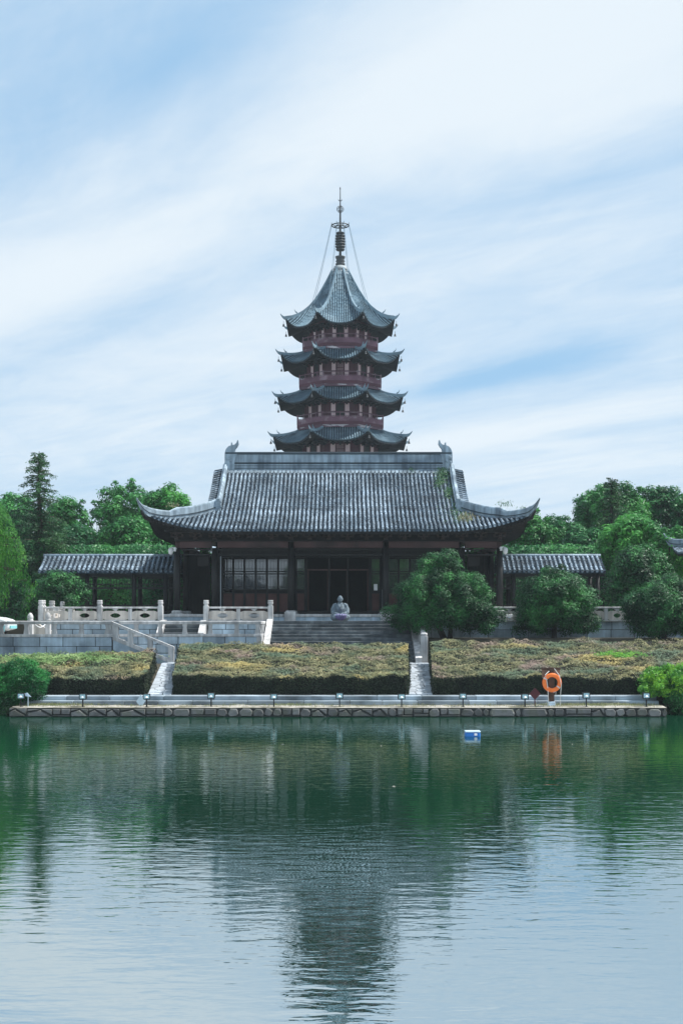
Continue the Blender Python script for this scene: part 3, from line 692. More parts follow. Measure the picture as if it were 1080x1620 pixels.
# right stair balustrade
root = thing('stone_railing', 'sloping stone railing down the right side of the broad stairs under the round tree', 'railing', (3.75,60,1.6), 'low plain stone railings of the lower terrace')
mb = MB(); mb.sweep([(3.78,62.9,3.72),(3.78,59.5,2.72)], Vector((1,0,0)), .22, 0, .14); mb.build('rail', M['stone'], root)
mb = MB(); mb.sweep([(3.78,62.9,2.95),(3.78,59.5,1.95)], Vector((1,0,0)), .24, -.6, .12); mb.build('base_course', M['stone'], root)
for y, z0, h in ((62.9,2.4,1.65),(61.1,2.2,1.2),(59.35,1.55,1.30)):
    mb = MB(); mb.bbox(3.62,3.94,y-.16,y+.16,z0,z0+h,.02); mb.lathe(3.78,y,[(.12,z0+h),(.16,z0+h+.04),(.16,z0+h+.1),(.1,z0+h+.14)],10); mb.build('post', M['stone'], root)
b = MB(); b.bbox(3.62,3.86,62.55,62.65,3.28,3.50,.01); tag(b.build('notice_box', M['white']), 'small white box on the right stair railing under the round tree', 'box')

# stone blocks bollards and chain on the left
def bollard(label, x, y, z, h=1.12):
    root = thing('stone_bollard', label, 'bollard', (x,y,z), 'stone bollards with a chain')
    mb = MB(); mb.bbox(x-.13,x+.13,y-.13,y+.13,z,z+h*.62,.02); mb.build('shaft', M['stone'], root)
    mb = MB(); mb.lathe(x,y,[(.12,z+h*.62),(.15,z+h*.65),(.15,z+h*.70),(.12,z+h*.72),(.145,z+h*.76),(.14,z+h*.86),(.09,z+h*.95),(.03,z+h)],12); mb.build('carved_head', M['stone'], root, True)
    return root
bollard('stone bollard with a pointed carved head next to the white car', xx(48,61), 61, 2.79)
bollard('stone bollard at the far left end of the upper wall, holding the chain', xx(76,62.4), 62.4, 2.79, 1.15)
mb = MB(); a = Vector((xx(48,61)+.12,61,3.5)); b = Vector((xx(76,62.4),62.3,3.5))
mb.tube([a.lerp(b,k/10)-Vector((0,0,.28*math.sin(PI*k/10))) for k in range(11)], .022, 5); tag(mb.build('chain', M['white']), 'white chain sagging between the two stone bollards', 'chain')
root = thing('stair_side_slab', 'curved pale side slab sloping down behind the chain at the far left', 'stair side', (xx(72,62),62.8,2.79), 'side slabs of the stone stairs')
mb = MB(); x1_ = xx(80,62); mb.extrude([(x1_,2.79),(x1_-1.1,2.79),(x1_-1.1,3.45),(x1_-.7,3.35),(x1_-.3,3.12),(x1_,3.0)], lambda a,b,d: (a,d,b), 62.7, 62.95); mb.build('side_slab', M['cream'], root)

# white car
root = thing('parked_car', 'white car parked behind the low railing at the far left edge', 'car', (-17.4,62.1,2.79))
cx0 = -15.75; prof = [(0,.35),(.03,.62),(-.12,.80),(-.5,.90),(-.95,.95),(-1.55,1.36),(-2.3,1.46),(-3.1,1.38),(-3.75,.98),(-4.0,.9),(-4.02,.35)]
mb = MB(); mb.extrude([(cx0+a,2.79+b) for a,b in prof]+[(cx0-3.6,3.02),(cx0-.5,3.02)], lambda a,b,d: (a,d,b), 61.25, 62.95); bd = mb.build('body', M['car'], root)
bv = bd.modifiers.new('b','BEVEL'); bv.width = .09; bv.segments = 3
mb = MB(); mb.extrude([(cx0-1.08,3.76),(cx0-1.6,4.10),(cx0-2.25,4.17),(cx0-2.25,3.76)], lambda a,b,d: (a,d,b), 61.235, 61.26); mb.build('side_window', M['glass'], root)
mb = MB(); mb.box(cx0-.12,cx0+.06,61.5,62.7,3.16,3.30); mb.build('bumper', M['cyan'], root)
mb = MB(); mb.box(cx0-.9,cx0-.16,61.22,61.25,3.02,3.3); mb.build('door_sill', M['cyan'], root)
for xw in (-.72,-3.2):
    for yy in (61.22,62.82):
        mb = MB(); mb.v = []; n = 20
        mb.add([(cx0+xw+.3*math.cos(2*PI*k/n),yy+d,3.09+.3*math.sin(2*PI*k/n)) for d in (0,.18) for k in range(n)], [tuple(range(n)),tuple(range(n,2*n))[::-1]]+[(k,(k+1)%n,n+(k+1)%n,n+k) for k in range(n)]); wh = mb.build('wheel', M['rubber'], root)
        mb = MB(); mb.add([(cx0+xw+.17*math.cos(2*PI*k/n),yy-.012+d,3.09+.17*math.sin(2*PI*k/n)) for d in (0,.03) for k in range(n)], [tuple(range(n)),tuple(range(n,2*n))[::-1]]+[(k,(k+1)%n,n+(k+1)%n,n+k) for k in range(n)]); mb.build('rim', M['pipe'], wh)
mb = MB(); mb.ball((cx0-.04,61.45,3.5),(.08,.12,.07)); mb.build('headlight', M['lampglass'], root, True)

# ---------------------------------------------------------------- tiled roofs
def rib_mesh(mb, pts, side, r, tile=.30, disc=True, seed=0):
    """row of half-round cap tiles laid along pts (from eave upwards)"""
    P = [Vector(p) for p in pts]; seg = [0.0]
    for a, b in zip(P, P[1:]): seg.append(seg[-1]+(b-a).length)
    L = seg[-1]
    if L < .05: return
    n = max(1, round(L/tile)); 
    def ev(d):
        for k in range(len(P)-1):
            if d <= seg[k+1] or k == len(P)-2: t = (d-seg[k])/max(1e-6,seg[k+1]-seg[k]); return P[k].lerp(P[k+1], t)
    K = 5
    def ring(p, up, rr): return [tuple(p+side*(math.cos(PI*j/(K-1))*rr)+up*(math.sin(PI*j/(K-1))*rr*1.15)) for j in range(K)]
    for i in range(n):
        a = ev(L*i/n); b = ev(min(L,L*(i+1)/n+.01)); d = (b-a).normalized(); up = side.cross(d); up = up if up.z > 0 else -up
        jx = side*(random.gauss(0,.007)+.018*noise.noise(a*.7)); jj = random.uniform(.90,1.10)
        vs = ring(a+jx, up, r*1.10*jj)+ring(b+jx, up, r*.92*jj); fs = [(j,j+1,K+j+1,K+j) for j in range(K-1)]+[tuple(range(K))]
        mb.add(vs, fs)
        if i == 0 and disc:
            n8 = 8; c = a-d*.012-up*r*.1; mb.add([tuple(c+side*math.cos(2*PI*k/n8)*r*1.25+up*math.sin(2*PI*k/n8)*r*1.25) for k in range(n8)]+[tuple(c+d*.03+side*math.cos(2*PI*k/n8)*r*1.25+up*math.sin(2*PI*k/n8)*r*1.25) for k in range(n8)],
                [tuple(range(n8))]+[(k,(k+1)%n8,n8+(k+1)%n8,n8+k) for k in range(n8)])
def pan_mesh(mb, pts, side, w, step=.13, drip=True):
    """stepped pan tiles between two rows"""
    P = [Vector(p) for p in pts]; L = sum((b-a).length for a,b in zip(P,P[1:])); n = max(1, round(L/step)); 
    seg = [0.0]
    for a, b in zip(P, P[1:]): seg.append(seg[-1]+(b-a).length)
    def ev(d):
        for k in range(len(P)-1):
            if d <= seg[k+1] or k == len(P)-2: return P[k].lerp(P[k+1], (d-seg[k])/max(1e-6,seg[k+1]-seg[k]))
    for i in range(n):
        a = ev(L*i/n)+Vector((0,0,.035)); b = ev(L*(i+1)/n)+Vector((0,0,.008)); s = side*w/2; dz = Vector((0,0,.028))
        mb.add([a-s,a-dz,a+s,b+s,b-dz,b-s,a-s-Vector((0,0,.03)),a-dz-Vector((0,0,.03)),a+s-Vector((0,0,.03))], [(0,1,4,5),(1,2,3,4),(0,6,7,1),(1,7,8,2)])
    if drip:
        a = ev(0)+Vector((0,-0,.02)); s = side*w/2; d = (P[1]-P[0]).normalized()*-.02
        mb.add([a+d-s*.9,a+d+s*.9,a+d+s*.5-Vector((0,0,.09)),a+d-Vector((0,0,.125)),a+d-s*.5-Vector((0,0,.09))], [(0,1,2,3,4)])

class HipGable:
    def __init__(s, cx, yf, depth, W, G, ze, zr, lift, liftlen, con=.38, sp=.232):
        s.cx, s.yf, s.D, s.W, s.G, s.ze, s.zr, s.lift, s.ll, s.con, s.sp = cx, yf, depth, W, G, ze, zr, lift, liftlen, con, sp
        s.yr = yf+depth; s.th = W-G
    def prof(s, t): q = t/s.D; return s.ze+(s.zr-s.ze)*((1-s.con)*q+s.con*q*q)
    def z(s, along_from_corner, t):
        e = max(0,(s.ll-along_from_corner)/s.ll); return s.prof(t)+s.lift*e**2.2*max(0,1-t/(s.th*1.15))**.8 if t < s.th*1.15 else s.prof(t)
    def front(s, X, t, sg=-1): return Vector((s.cx+X, (s.yf+t) if sg < 0 else (s.yf+2*s.D-t), s.z(s.W-abs(X), t)))
    def sideP(s, yoff, t, sx): # yoff from centre in depth
        return Vector((s.cx+sx*(s.W-t), s.yr+yoff, s.z(s.D-abs(yoff), t)))
def hip_gable_roof(root, H, indiv=True, rib_r=.066, hipridge=True, ridge_h=(.42,.10,.46,.14), ornament=True, tip_len=.78, tip_up=.75):
    # deck
    mb = MB(); NX, NT = 44, 12
    for sg in (-1,1):
        vs = [];
        for j in range(NT+1):
            t = H.D*j/NT; hw = (H.W-t) if t < H.th else H.G+.0
            for i in range(NX+1): vs.append(H.front(hw*(-1+2*i/NX), t, sg)-Vector((0,0,.03)))
        mb.add(vs, [(j*(NX+1)+i, j*(NX+1)+i+1, (j+1)*(NX+1)+i+1, (j+1)*(NX+1)+i) for j in range(NT) for i in range(NX)])
    for sx in (-1,1):
        vs = []
        for j in range(5):
            t = H.th*j/4; hw = H.D-t
            for i in range(NX+1): vs.append(H.sideP(hw*(-1+2*i/NX), t, sx)-Vector((0,0,.03)))
        mb.add(vs, [(j*(NX+1)+i, j*(NX+1)+i+1, (j+1)*(NX+1)+i+1, (j+1)*(NX+1)+i) for j in range(4) for i in range(NX)])
        # gable wall
        mb.add([(H.cx+sx*(H.G-.15), H.yf+t, H.prof(t)-.05) for t in [H.th+(H.D-H.th)*k/8 for k in range(9)]]+[(H.cx+sx*(H.G-.15), H.yf+2*H.D-t, H.prof(t)-.05) for t in [H.D-(H.D-H.th)*k/8 for k in range(1,9)]], [tuple(range(17))])
    roof = mb.build('roof', M['pan'], root)
    # underside boards
    mb = MB()
    for sg in (-1,1):
        vs = []
        for j in range(3):
            t = .02+(H.th+.2)*j/2; hw = max(H.G-.2, H.W-t)
            for i in range(NX+1):
                p = H.front(hw*(-1+2*i/NX), min(t,H.D), sg); vs.append(p-Vector((0,0,.20)))
        mb.add(vs, [(j*(NX+1)+i, (j+1)*(NX+1)+i, (j+1)*(NX+1)+i+1, j*(NX+1)+i+1) for j in range(2) for i in range(NX)])
        vs = [H.front(H.W*(-1+2*i/NX),.0,sg)-Vector((0,-.04*(-sg),.03)) for i in range(NX+1)]; vs2 = [v-Vector((0,0,.18)) for v in vs]
        mb.add(vs+vs2, [(i,i+1,NX+1+i+1,NX+1+i) for i in range(NX)])
    for sx in (-1,1):
        vs = []
        for j in range(3):
            t = .02+(H.th-.05)*j/2; hw = H.D-t
            for i in range(NX+1): vs.append(H.sideP(hw*(-1+2*i/NX), t, sx)-Vector((0,0,.20)))
        mb.add(vs, [(j*(NX+1)+i, (j+1)*(NX+1)+i, (j+1)*(NX+1)+i+1, j*(NX+1)+i+1) for j in range(2) for i in range(NX)])
        vs = [H.sideP(H.D*(-1+2*i/NX),.0,sx)-Vector((.04*sx,0,.03)) for i in range(NX+1)]; vs2 = [v-Vector((0,0,.18)) for v in vs]
        mb.add(vs+vs2, [(i,i+1,NX+1+i+1,NX+1+i) for i in range(NX)])
    mb.build('soffit', M['soffit'], roof)
    # rafters under the front eave
    mb = MB(); k = -H.W+.3
    while k < H.W-.2:
        a = H.front(k,.06)-Vector((0,0,.26)); b = H.front(max(-H.G,min(H.G,k)) if abs(k) > H.G else k, H.th)-Vector((0,0,.26))
        if abs(k) > H.G: b = H.front(k*.97, min(H.th,H.W-abs(k)+.02))-Vector((0,0,.26))
        mb.tube([a,b], .045, 5); k += H.sp
    mb.build('rafters', M['timber'], roof, stuff=True)
    ex = Vector((1,0,0)); ey = Vector((0,1,0))
    # tile rows, front and back
    pan = MB(); back = MB(); n = int(H.W/H.sp)
    for i in range(-n, n+1):
        X = i*H.sp
        tmax = H.D-.12 if abs(X) < H.G-.1 else max(.0,H.W-abs(X)-.08)
        if H.G-.1 <= abs(X) < H.G+.12: tmax = H.th-.1
        if tmax < .12: continue
        N_ = max(2,int(tmax/.4)+1)
        for sg in (-1,1):
            pts = [H.front(X, -.03+tmax*k/N_*1.0, sg) for k in range(N_+1)]
            if sg < 0 and indiv:
                mb = MB(); rib_mesh(mb, pts, ex, rib_r); mb.build('tile_row', M['rib'], root, True)
            else: rib_mesh(back, pts, ex, rib_r)
    for i in range(-n, n):
        X = (i+.5)*H.sp; tmax = H.D-.12 if abs(X) < H.G else max(0,H.W-abs(X)-.05)
        if tmax < .1: continue
        N_ = max(2,int(tmax/.4)+1); pan_mesh(pan, [H.front(X, -.03+tmax*k/N_) for k in range(N_+1)], ex, H.sp*.62)
    pan.build('pan_tiles', M['pan'], roof, stuff=True)
    n = int(H.D/H.sp)
    for sx in (-1,1):
        for i in range(-n, n+1):
            yo = i*H.sp; tmax = min(H.th-.05, H.D-abs(yo)-.05)
            if tmax < .12: continue
            rib_mesh(back, [H.sideP(yo, -.03+tmax*k/4, sx) for k in range(5)], ey, rib_r)
    back.build('hidden_slope_tiles', M['rib'], roof, True, stuff=True)
    # verge tiles along both gables
    for sx in (-1,1):
        mb = MB(); base = MB(); t = H.th-.15; vs = []
        while t < H.D-.12:
            for yy in (H.yf+t, H.yf+2*H.D-t):
                z = H.prof(t); rib_mesh(mb, [Vector((H.cx+sx*(H.G+.62),yy,z-.02)), Vector((H.cx+sx*(H.G+.05),yy,z+.12))], ey, rib_r*.95)
            t += H.sp
        for k in range(25):
            u = -(H.D-H.th+.15)+2*(H.D-H.th+.15)*k/24; z = H.prof(H.D-abs(u)); vs += [(H.cx+sx*(H.G+.62),H.yr+u,z-.06),(H.cx+sx*(H.G+.0),H.yr+u,z+.06),(H.cx+sx*(H.G+.0),H.yr+u,z-.16),(H.cx+sx*(H.G+.60),H.yr+u,z-.2)]
        base.add(vs, [(k*4+j,k*4+(j+1)%4,(k+1)*4+(j+1)%4,(k+1)*4+j) for k in range(24) for j in range(4)])
        vb = base.build('verge', M['pan'], root); mb.build('verge_tiles', M['rib'], vb, True, stuff=True)
    # descending ridges on the slope
    for sx in (-1,1):
        for sg in (-1,1):
            pts = [H.front(sx*(H.G-.02), t, sg) for t in [H.th*.96+(H.D-.1-H.th*.96)*k/8 for k in range(9)]]
            rg = MB(); rg.sweep(pts, ex, .27, -.05, .34); o = rg.build('descending_ridge', M['ridge'], root)
            cp = MB(); cp.tube([p+Vector((0,0,.36)) for p in pts], .085, 8); cp.build('ridge_cap', M['ridge'], o, True)
            sd_ = MB(); sd_.sweep(pts, ex, .33, .10, .16); sd_.build('moulding', M['ridged'], o)
            if sg < 0 and ornament:
                p = pts[0]; e = MB()
                for q, (w, h) in enumerate(((.34,.16),(.26,.10),(.36,.14),(.28,.12),(.34,.12),(.2,.10))):
                    zz = p.z-.15+sum(((.16,.10,.14,.12,.12,.10))[:q]); e.bbox(p.x-w/2,p.x+w/2,p.y-.22,p.y+.1,zz,zz+h,.02)
                e.build('ridge_end_block', M['ridge'], o)
    # hip ridges with upturned tips
    if hipridge:
        for sx in (-1,1):
            for sg in (-1,1):
                pts = [H.front(sx*(H.W-t), t, sg) for t in [H.th*(1-k/10) for k in range(11)]]
                nb = 8; d = Vector((sx,sg,0)).normalized(); c = pts[-1]
                for k in range(1, nb+1):
                    q = k/nb; pts.append(c+d*(tip_len*(1.414*.62)*q)+Vector((0,0,tip_up*(.35*q+.65*q**2.2))))
                side = Vector((-d.y,d.x,0)); n_ = len(pts)
                h1 = []
                for k in range(n_):
                    if k <= 6: h = .46
                    elif k <= 10: h = .28
                    else: h = .28*(1-(k-10)/nb)+.05
                    h1.append(h)
                w = [.26 if k <= 10 else .26*(1-(k-10)/nb)+.05 for k in range(n_)]
                z0 = [-.12 if k <= 10 else -.12+.1*(k-10)/nb for k in range(n_)]
                m1 = MB(); m1.sweep(pts, side, w, z0, h1); o = m1.build('hip_ridge', M['ridge'], root)
                m2 = MB(); m2.sweep(pts, side, [a+.05 for a in w], [.10*(h/.46) for h in h1], [.16*(h/.46)+.005 for h in h1]); m2.build('moulding', M['ridged'], o)
                m3 = MB(); m3.tube([p+Vector((0,0,h+.01)) for p,h in zip(pts,h1)], [a*.36 for a in w], 7); m3.build('ridge_cap', M['ridge'], o, True)
                if sg < 0:
                    m4 = MB(); m4.tube([pts[9]-Vector((0,0,.30)), pts[12]-Vector((0,0,.28)), pts[15]-Vector((0,0,.16))], [.12,.09,.04], 6); m4.build('corner_beam', M['soffit'], o)
    # main ridge
    a, b, c, d = ridge_h; z = H.zr-.14; x0, x1, y = H.cx-H.G+.02, H.cx+H.G-.02, H.yr
    mr_ = MB(); mr_.box(x0,x1,y-.16,y+.16,z,z+a); o = mr_.build('main_ridge', M['ridge'], root)
    mr_ = MB(); mr_.box(x0+.01,x1-.01,y-.06,y+.06,z+a,z+a+b); mr_.build('moulding', M['ridged'], o)
    mr_ = MB(); mr_.box(x0,x1,y-.135,y+.135,z+a+b,z+a+b+c); mr_.build('ridge_band', M['ridge'], o)
    mr_ = MB(); mr_.bbox(x0-.02,x1+.02,y-.20,y+.20,z+a+b+c,z+a+b+c+d,.03); mr_.build('ridge_cap', M['ridged'], o)
    mr_ = MB()
    for zq, hq in ((.16,.035),(.30,.03)): mr_.box(x0-.004,x1+.004,y-.175,y+.175,z+a*zq/.42,z+a*zq/.42+hq)
    mr_.build('moulding', M['ridged'], o); mr_ = MB(); xq = x0+.12
    for i in range(-int(H.G/H.sp), int(H.G/H.sp)+1):   # scalloped lime where the rows run under the ridge
        X = H.cx+(i+.5)*H.sp; mr_.add([(X-.10,y-.34,z+.02),(X+.10,y-.34,z+.02),(X+.04,y-.46,z-.14),(X-.04,y-.46,z-.14),(X-.116,y-.15,z+.10),(X+.116,y-.15,z+.10)], [(0,1,5,4),(3,2,1,0)])
    mr_.build('lime_scallops', M['ridge'], o)
    if ornament:
        for sx in (-1,1):
            pr = [(.10,0),(.10,.95),(.02,1.15),(-.12,1.28),(-.26,1.33),(-.27,1.47),(-.33,1.47),(-.34,1.34),(-.48,1.37),(-.58,1.46),(-.63,1.60),(-.68,1.58),(-.70,1.42),(-.62,1.27),(-.52,1.18),(-.48,1.02),(-.54,.92),(-.62,.90),(-.58,.80),(-.50,.62),(-.46,.45),(-.46,0)]
            e = MB(); e.extrude([((x1-.06 if sx > 0 else x0+.06)+sx*p, z+.0+q*1.13) for p,q in pr], lambda u,v,dd: (u,dd,v), y-.19, y+.19); fo = e.build('ridge_finial', M['ridge'], root)
            e = MB(); bx = (x1 if sx > 0 else x0)
            e.ball((bx-sx*.14,y-.19,z+.80),(.13,.05,.16)); e.ball((bx-sx*.30,y-.19,z+.60),(.11,.05,.10)); e.ball((bx-sx*.08,y-.19,z+.48),(.10,.05,.14)); e.build('carving', M['ridge'], fo, True)
    return roof

# ---------------------------------------------------------------- main hall
HCX = -.17
hall = thing('temple_hall', 'large dark timber temple hall with grey tiled hip-and-gable roof below the pagoda', 'temple hall', (HCX,75,3.53))
HG = HipGable(HCX, 67.3, 7.7, 9.9, 6.55, 8.26, 12.30, .80, 4.2)
hip_gable_roof(hall, HG)
# plinth
mb = MB(); mb.box(HCX-9.3,HCX+9.3,68.25,82,3.45,3.80); pl = mb.build('plinth', M['joint'], hall)
x = HCX-9.35
while x < HCX+9.3:
    w = random.uniform(1.2,1.9); w = min(w, HCX+9.35-x)
    if w < .05: break
    mb = MB(); mb.bbox(x+.004,x+w-.004,68.15,68.6,3.73,3.875,.015); mb.build('kerb_stone', M['stone'], pl)
    mb = MB(); mb.bbox(x+.004,x+w-.004,68.2,68.5,3.50,3.725,.01); mb.build('kerb_stone', M['blockw'], pl); x += w
mb = MB(); mb.box(HCX-9.3,HCX+9.3,68.6,82,3.80,3.868); mb.build('hall_floor', M['paving'], pl)
CY = 69.3
colx = [-8.62,-6.6,-2.53,2.53,6.6,8.62]
def column(x, y, zt=7.42, base=True):
    mb = MB(); mb.lathe(HCX+x,y,[(.175,4.02),(.18,5.5),(.165,zt)],16); o = mb.build('column', M['timber'], hall, True)
    mb = MB(); mb.bbox(HCX+x-.34,HCX+x+.34,y-.34,y+.34,3.86,3.92,.01); mb.lathe(HCX+x,y,[(.27,3.92),(.30,3.97),(.27,4.06),(.2,4.08)],16); mb.build('column_base', M['stone'], o, False)
for x in colx: column(x, CY)
for x in colx:
    if abs(x) < 6.7: column(x, 71.6, 7.9)
for x in (-8.62,8.62):
    for y in (73.4,76.6,80.4): column(x, y)
for x in (-6.6,6.6):
    for y in (74.5,78.0): column(x, y, 8.2)
# pedestal blocks under the two central columns, on the plinth front
for x in (-2.53,2.53): mb = MB(); mb.bbox(HCX+x-.30,HCX+x+.30,68.02,68.5,3.5,4.0,.02); mb.build('pedestal', M['stone'], hall)
# beams
for a, b in zip(colx, colx[1:]):
    mb = MB(); mb.bbox(HCX+a+.15,HCX+b-.15,CY-.13,CY+.13,7.43,7.77,.02); mb.build('lintel', M['lintel'], hall)
    mb = MB(); mb.bbox(HCX+a+.15,HCX+b-.15,CY-.05,CY+.05,7.02,7.10,.01)
    mb.box(HCX+a+.15,HCX+b-.15,CY-.03,CY+.03,7.30,7.36)
    k = HCX+a+.35
    while k < HCX+b-.3: mb.box(k,k+.03,CY-.02,CY+.02,7.10,7.30); k += .34
    mb.build('hanging_fretwork', M['timber'], hall)
    # wedge brackets beside the columns
for x in (-8.62,8.62):
    mb = MB(); mb.bbox(HCX+x-.12,HCX+x+.12,CY+.15,80.2,7.43,7.77,.02); mb.build('lintel', M['lintel'], hall)
mb = MB(); mb.box(HCX-8.75,HCX+8.75,CY-.18,CY+.18,7.775,7.86); mb.build('plate', M['timber'], hall)
mb = MB(); mb.box(HCX-8.75,HCX+8.75,CY-.10,CY+.10,8.25,8.5); mb.build('purlin', M['timber'], hall)
mb = MB(); mb.box(HCX-9.2,HCX+9.2,CY-.72,CY-.56,8.22,8.36); mb.build('eave_purlin', M['timber'], hall)
mb = MB(); mb.box(HCX-8.7,HCX+8.7,CY-.03,CY+.03,7.86,8.3); mb.build('bracket_board', M['soffit'], hall)
def dougong(x, y=CY):
    mb = MB(); z = 7.865; mb.bbox(x-.12,x+.12,y-.14,y+.12,z,z+.12,.015)
    mb.bbox(x-.34,x+.34,y-.06,y+.04,z+.125,z+.20,.01); mb.bbox(x-.055,x+.055,y-.45,y+.04,z+.128,z+.205,.01)
    for dx in (-.28,0,.28): mb.bbox(x+dx-.065,x+dx+.065,y-.09,y+.05,z+.21,z+.29,.01)
    mb.bbox(x-.065,x+.065,y-.50,y-.36,z+.21,z+.29,.01); mb.bbox(x-.30,x+.30,y-.46,y-.38,z+.292,z+.36,.01); mb.bbox(x-.055,x+.055,y-.80,y-.2,z+.295,z+.37,.01)
    return mb.build('bracket_set', M['lintel'] if False else M['bracket'], hall)
M['bracket'] = mat('bracket_timber', (.055,.042,.040), .7, .25, 2)
for a, b, n in ((-8.62,-6.6,1),(-6.6,-2.53,3),(-2.53,2.53,4),(2.53,6.6,3),(6.6,8.62,1)):
    for k in range(n+1): dougong(HCX+a+(b-a)*k/(n+1))
dougong(HCX+8.62)
# front wall: lattice doors
WY = 71.6
def door_leaf(x, w, shut=True, panel_mat='redpanel', tilt=0.0):
    fr = MB(); z0, z1 = 3.95, 7.0; s = .055; y0, y1 = WY-.04, WY+.03
    fr.box(x,x+s,y0,y1,z0,z1); fr.box(x+w-s,x+w,y0,y1,z0,z1)
    for z in (z0,5.03,5.20,6.08,6.20,z1-.07): fr.box(x+s,x+w-s,y0+.002,y1,z,z+.07)
    o = fr.build('door_leaf', M['timber'], hall)
    pn = MB(); pn.bbox(x+s,x+w-s,WY-.012,WY+.02,z0+.07,5.03,.008); pn.bbox(x+s+.07,x+w-s-.07,WY-.030,WY-.013,z0+.18,4.93,.008); pn.build('lower_panel', M[panel_mat], o)
    gl = MB(); gl.add([(x+s,WY+.012+tilt,5.27),(x+w-s,WY+.012-tilt,5.27),(x+w-s,WY+.012-tilt,6.93),(x+s,WY+.012+tilt,6.93)], [(0,1,2,3)]); gl.build('pane', M['glass'], o)
    lt = MB(); n = 6
    for k in range(1,n): q = x+s+(w-2*s)*k/n; lt.box(q-.009,q+.009,WY-.022,WY-.004,5.27,6.08); lt.box(q-.009,q+.009,WY-.022,WY-.004,6.27,6.93)
    for z in (5.34,5.42,5.95,6.34,6.42,6.78,6.86): lt.box(x+s,x+w-s,WY-.026,WY-.006,z-.008,z+.008)
    lt.build('lattice', M['timber'], o); return o
for a, b, n in ((-6.42,-2.71,6),(2.71,6.42,6)):
    w = (b-a)/n
    for k in range(n): door_leaf(HCX+a+k*w+.008, w-.016, tilt=random.uniform(-.004,.004))
for x in (-2.33,1.80): door_leaf(HCX+x, .50)
mb = MB(); mb.box(HCX-6.45,HCX+6.45,WY-.05,WY+.05,7.02,7.14); mb.box(HCX-6.45,HCX+6.45,WY-.02,WY+.03,7.14,8.2); mb.build('transom', M['timber'], hall)
for k in range(24):
    pass
mb = MB(); mb.bbox(HCX-2.36,HCX+2.36,WY-.09,WY+.08,3.87,4.08,.015); mb.build('threshold', M['timber'], hall)
mb = MB(); mb.bbox(HCX-6.42,HCX-2.71,WY-.06,WY+.06,3.87,3.95,.01); mb.bbox(HCX+2.71,HCX+6.42,WY-.06,WY+.06,3.87,3.95,.01); mb.build('sill', M['timber'], hall)
for x in (-1.78,-.52,.52,1.72): mb = MB(); mb.bbox(HCX+x-.055,HCX+x+.055,WY-.06,WY+.06,4.08,7.0,.01); mb.build('door_post', M['timber'], hall)
mb = MB(); mb.box(HCX-1.72,HCX+1.66,WY-.04,WY+.04,6.30,6.38); mb.build('door_rail', M['lintel'], hall)
# open leaves folded inwards
for x in (-1.70,-.62,.44,1.60):
    mb = MB(); mb.box(HCX+x,HCX+x+.05,WY+.1,WY+.8,4.05,6.28)
    for z in (5.0,5.2): mb.box(HCX+x-.01,HCX+x+.06,WY+.1,WY+.8,z,z+.06)
    mb.build('open_door_leaf', M['redpanel'], hall)
# side and back walls, ceiling
mb = MB(); mb.box(HCX-6.72,HCX-6.55,71.7,80.4,3.87,8.6); mb.box(HCX+6.55,HCX+6.72,71.7,80.4,3.87,8.6); mb.box(HCX-6.55,HCX+6.55,80.3,80.45,3.87,8.6); mb.build('wall', M['timber'], hall)
mb = MB(); mb.box(HCX-6.55,HCX+6.55,71.7,80.3,8.2,8.3); mb.build('ceiling', M['timber'], hall)
# dark timber screens at the gallery ends
for sx in (-1,1):
    mb = MB(); x0, x1 = sorted((HCX+sx*8.75,HCX+sx*7.55)); mb.box(x0,x1,76.0,76.1,3.87,7.4)
    for k in range(7): q = x0+(x1-x0)*k/6; mb.box(q-.02,q+.02,75.96,76.0,3.87,7.4)
    mb.build('gallery_screen', M['timber'], hall)
    mb = MB(); mb.bbox(HCX+sx*7.25-.3,HCX+sx*7.25+.3,CY+.3,CY+.36,6.45,7.0,.01); mb.build('hanging_sign', M['soffit'], hall)
for px_, za, lb in ((349,7.0,'left'),(605,5.2,'right')):
    mb = MB(); mb.tube([(xx(px_,69.6),69.6,za-2.6 if lb == 'right' else 3.88),(xx(px_,69.6),69.6,za)], .026, 6); mb.build('downpipe', M['pipe'], hall)
mb = MB(); mb.bbox(xx(594,71.4)-.1,xx(594,71.4)+.1,71.50,71.54,5.2,5.55,.01); mb.build('door_notice', M['white'], hall)

# security cameras
def cctv(label, px, py, Y, sgn):
    c = at(px,py,Y); root = thing('security_camera', label, 'security camera', c, 'white dome cameras on the corner columns')
    mb = MB(); mb.tube([c+Vector((sgn*.30,.1,.16)), c+Vector((sgn*.12,0,.22)), c+Vector((0,0,.20))], .035, 6); mb.bbox(c.x+sgn*.22-.06,c.x+sgn*.22+.06,c.y-.06,c.y+.1,c.z+.02,c.z+.24,.01); mb.build('bracket_arm', M['plastic'], root)
    mb = MB(); mb.lathe(c.x,c.y,[(.06,c.z+.2),(.12,c.z+.16),(.135,c.z+.05),(.135,c.z-.02)],14); mb.build('housing', M['plastic'], root, True)
    mb = MB(); mb.ball((c.x,c.y,c.z-.05),(.12,.12,.11),12,8); mb.build('dome', M['plastic'], root, True)
cctv('white dome security camera at the left corner column of the hall', 270,873,69.0,1)
cctv('white dome security camera at the right corner column of the hall', 799,872,69.0,-1)

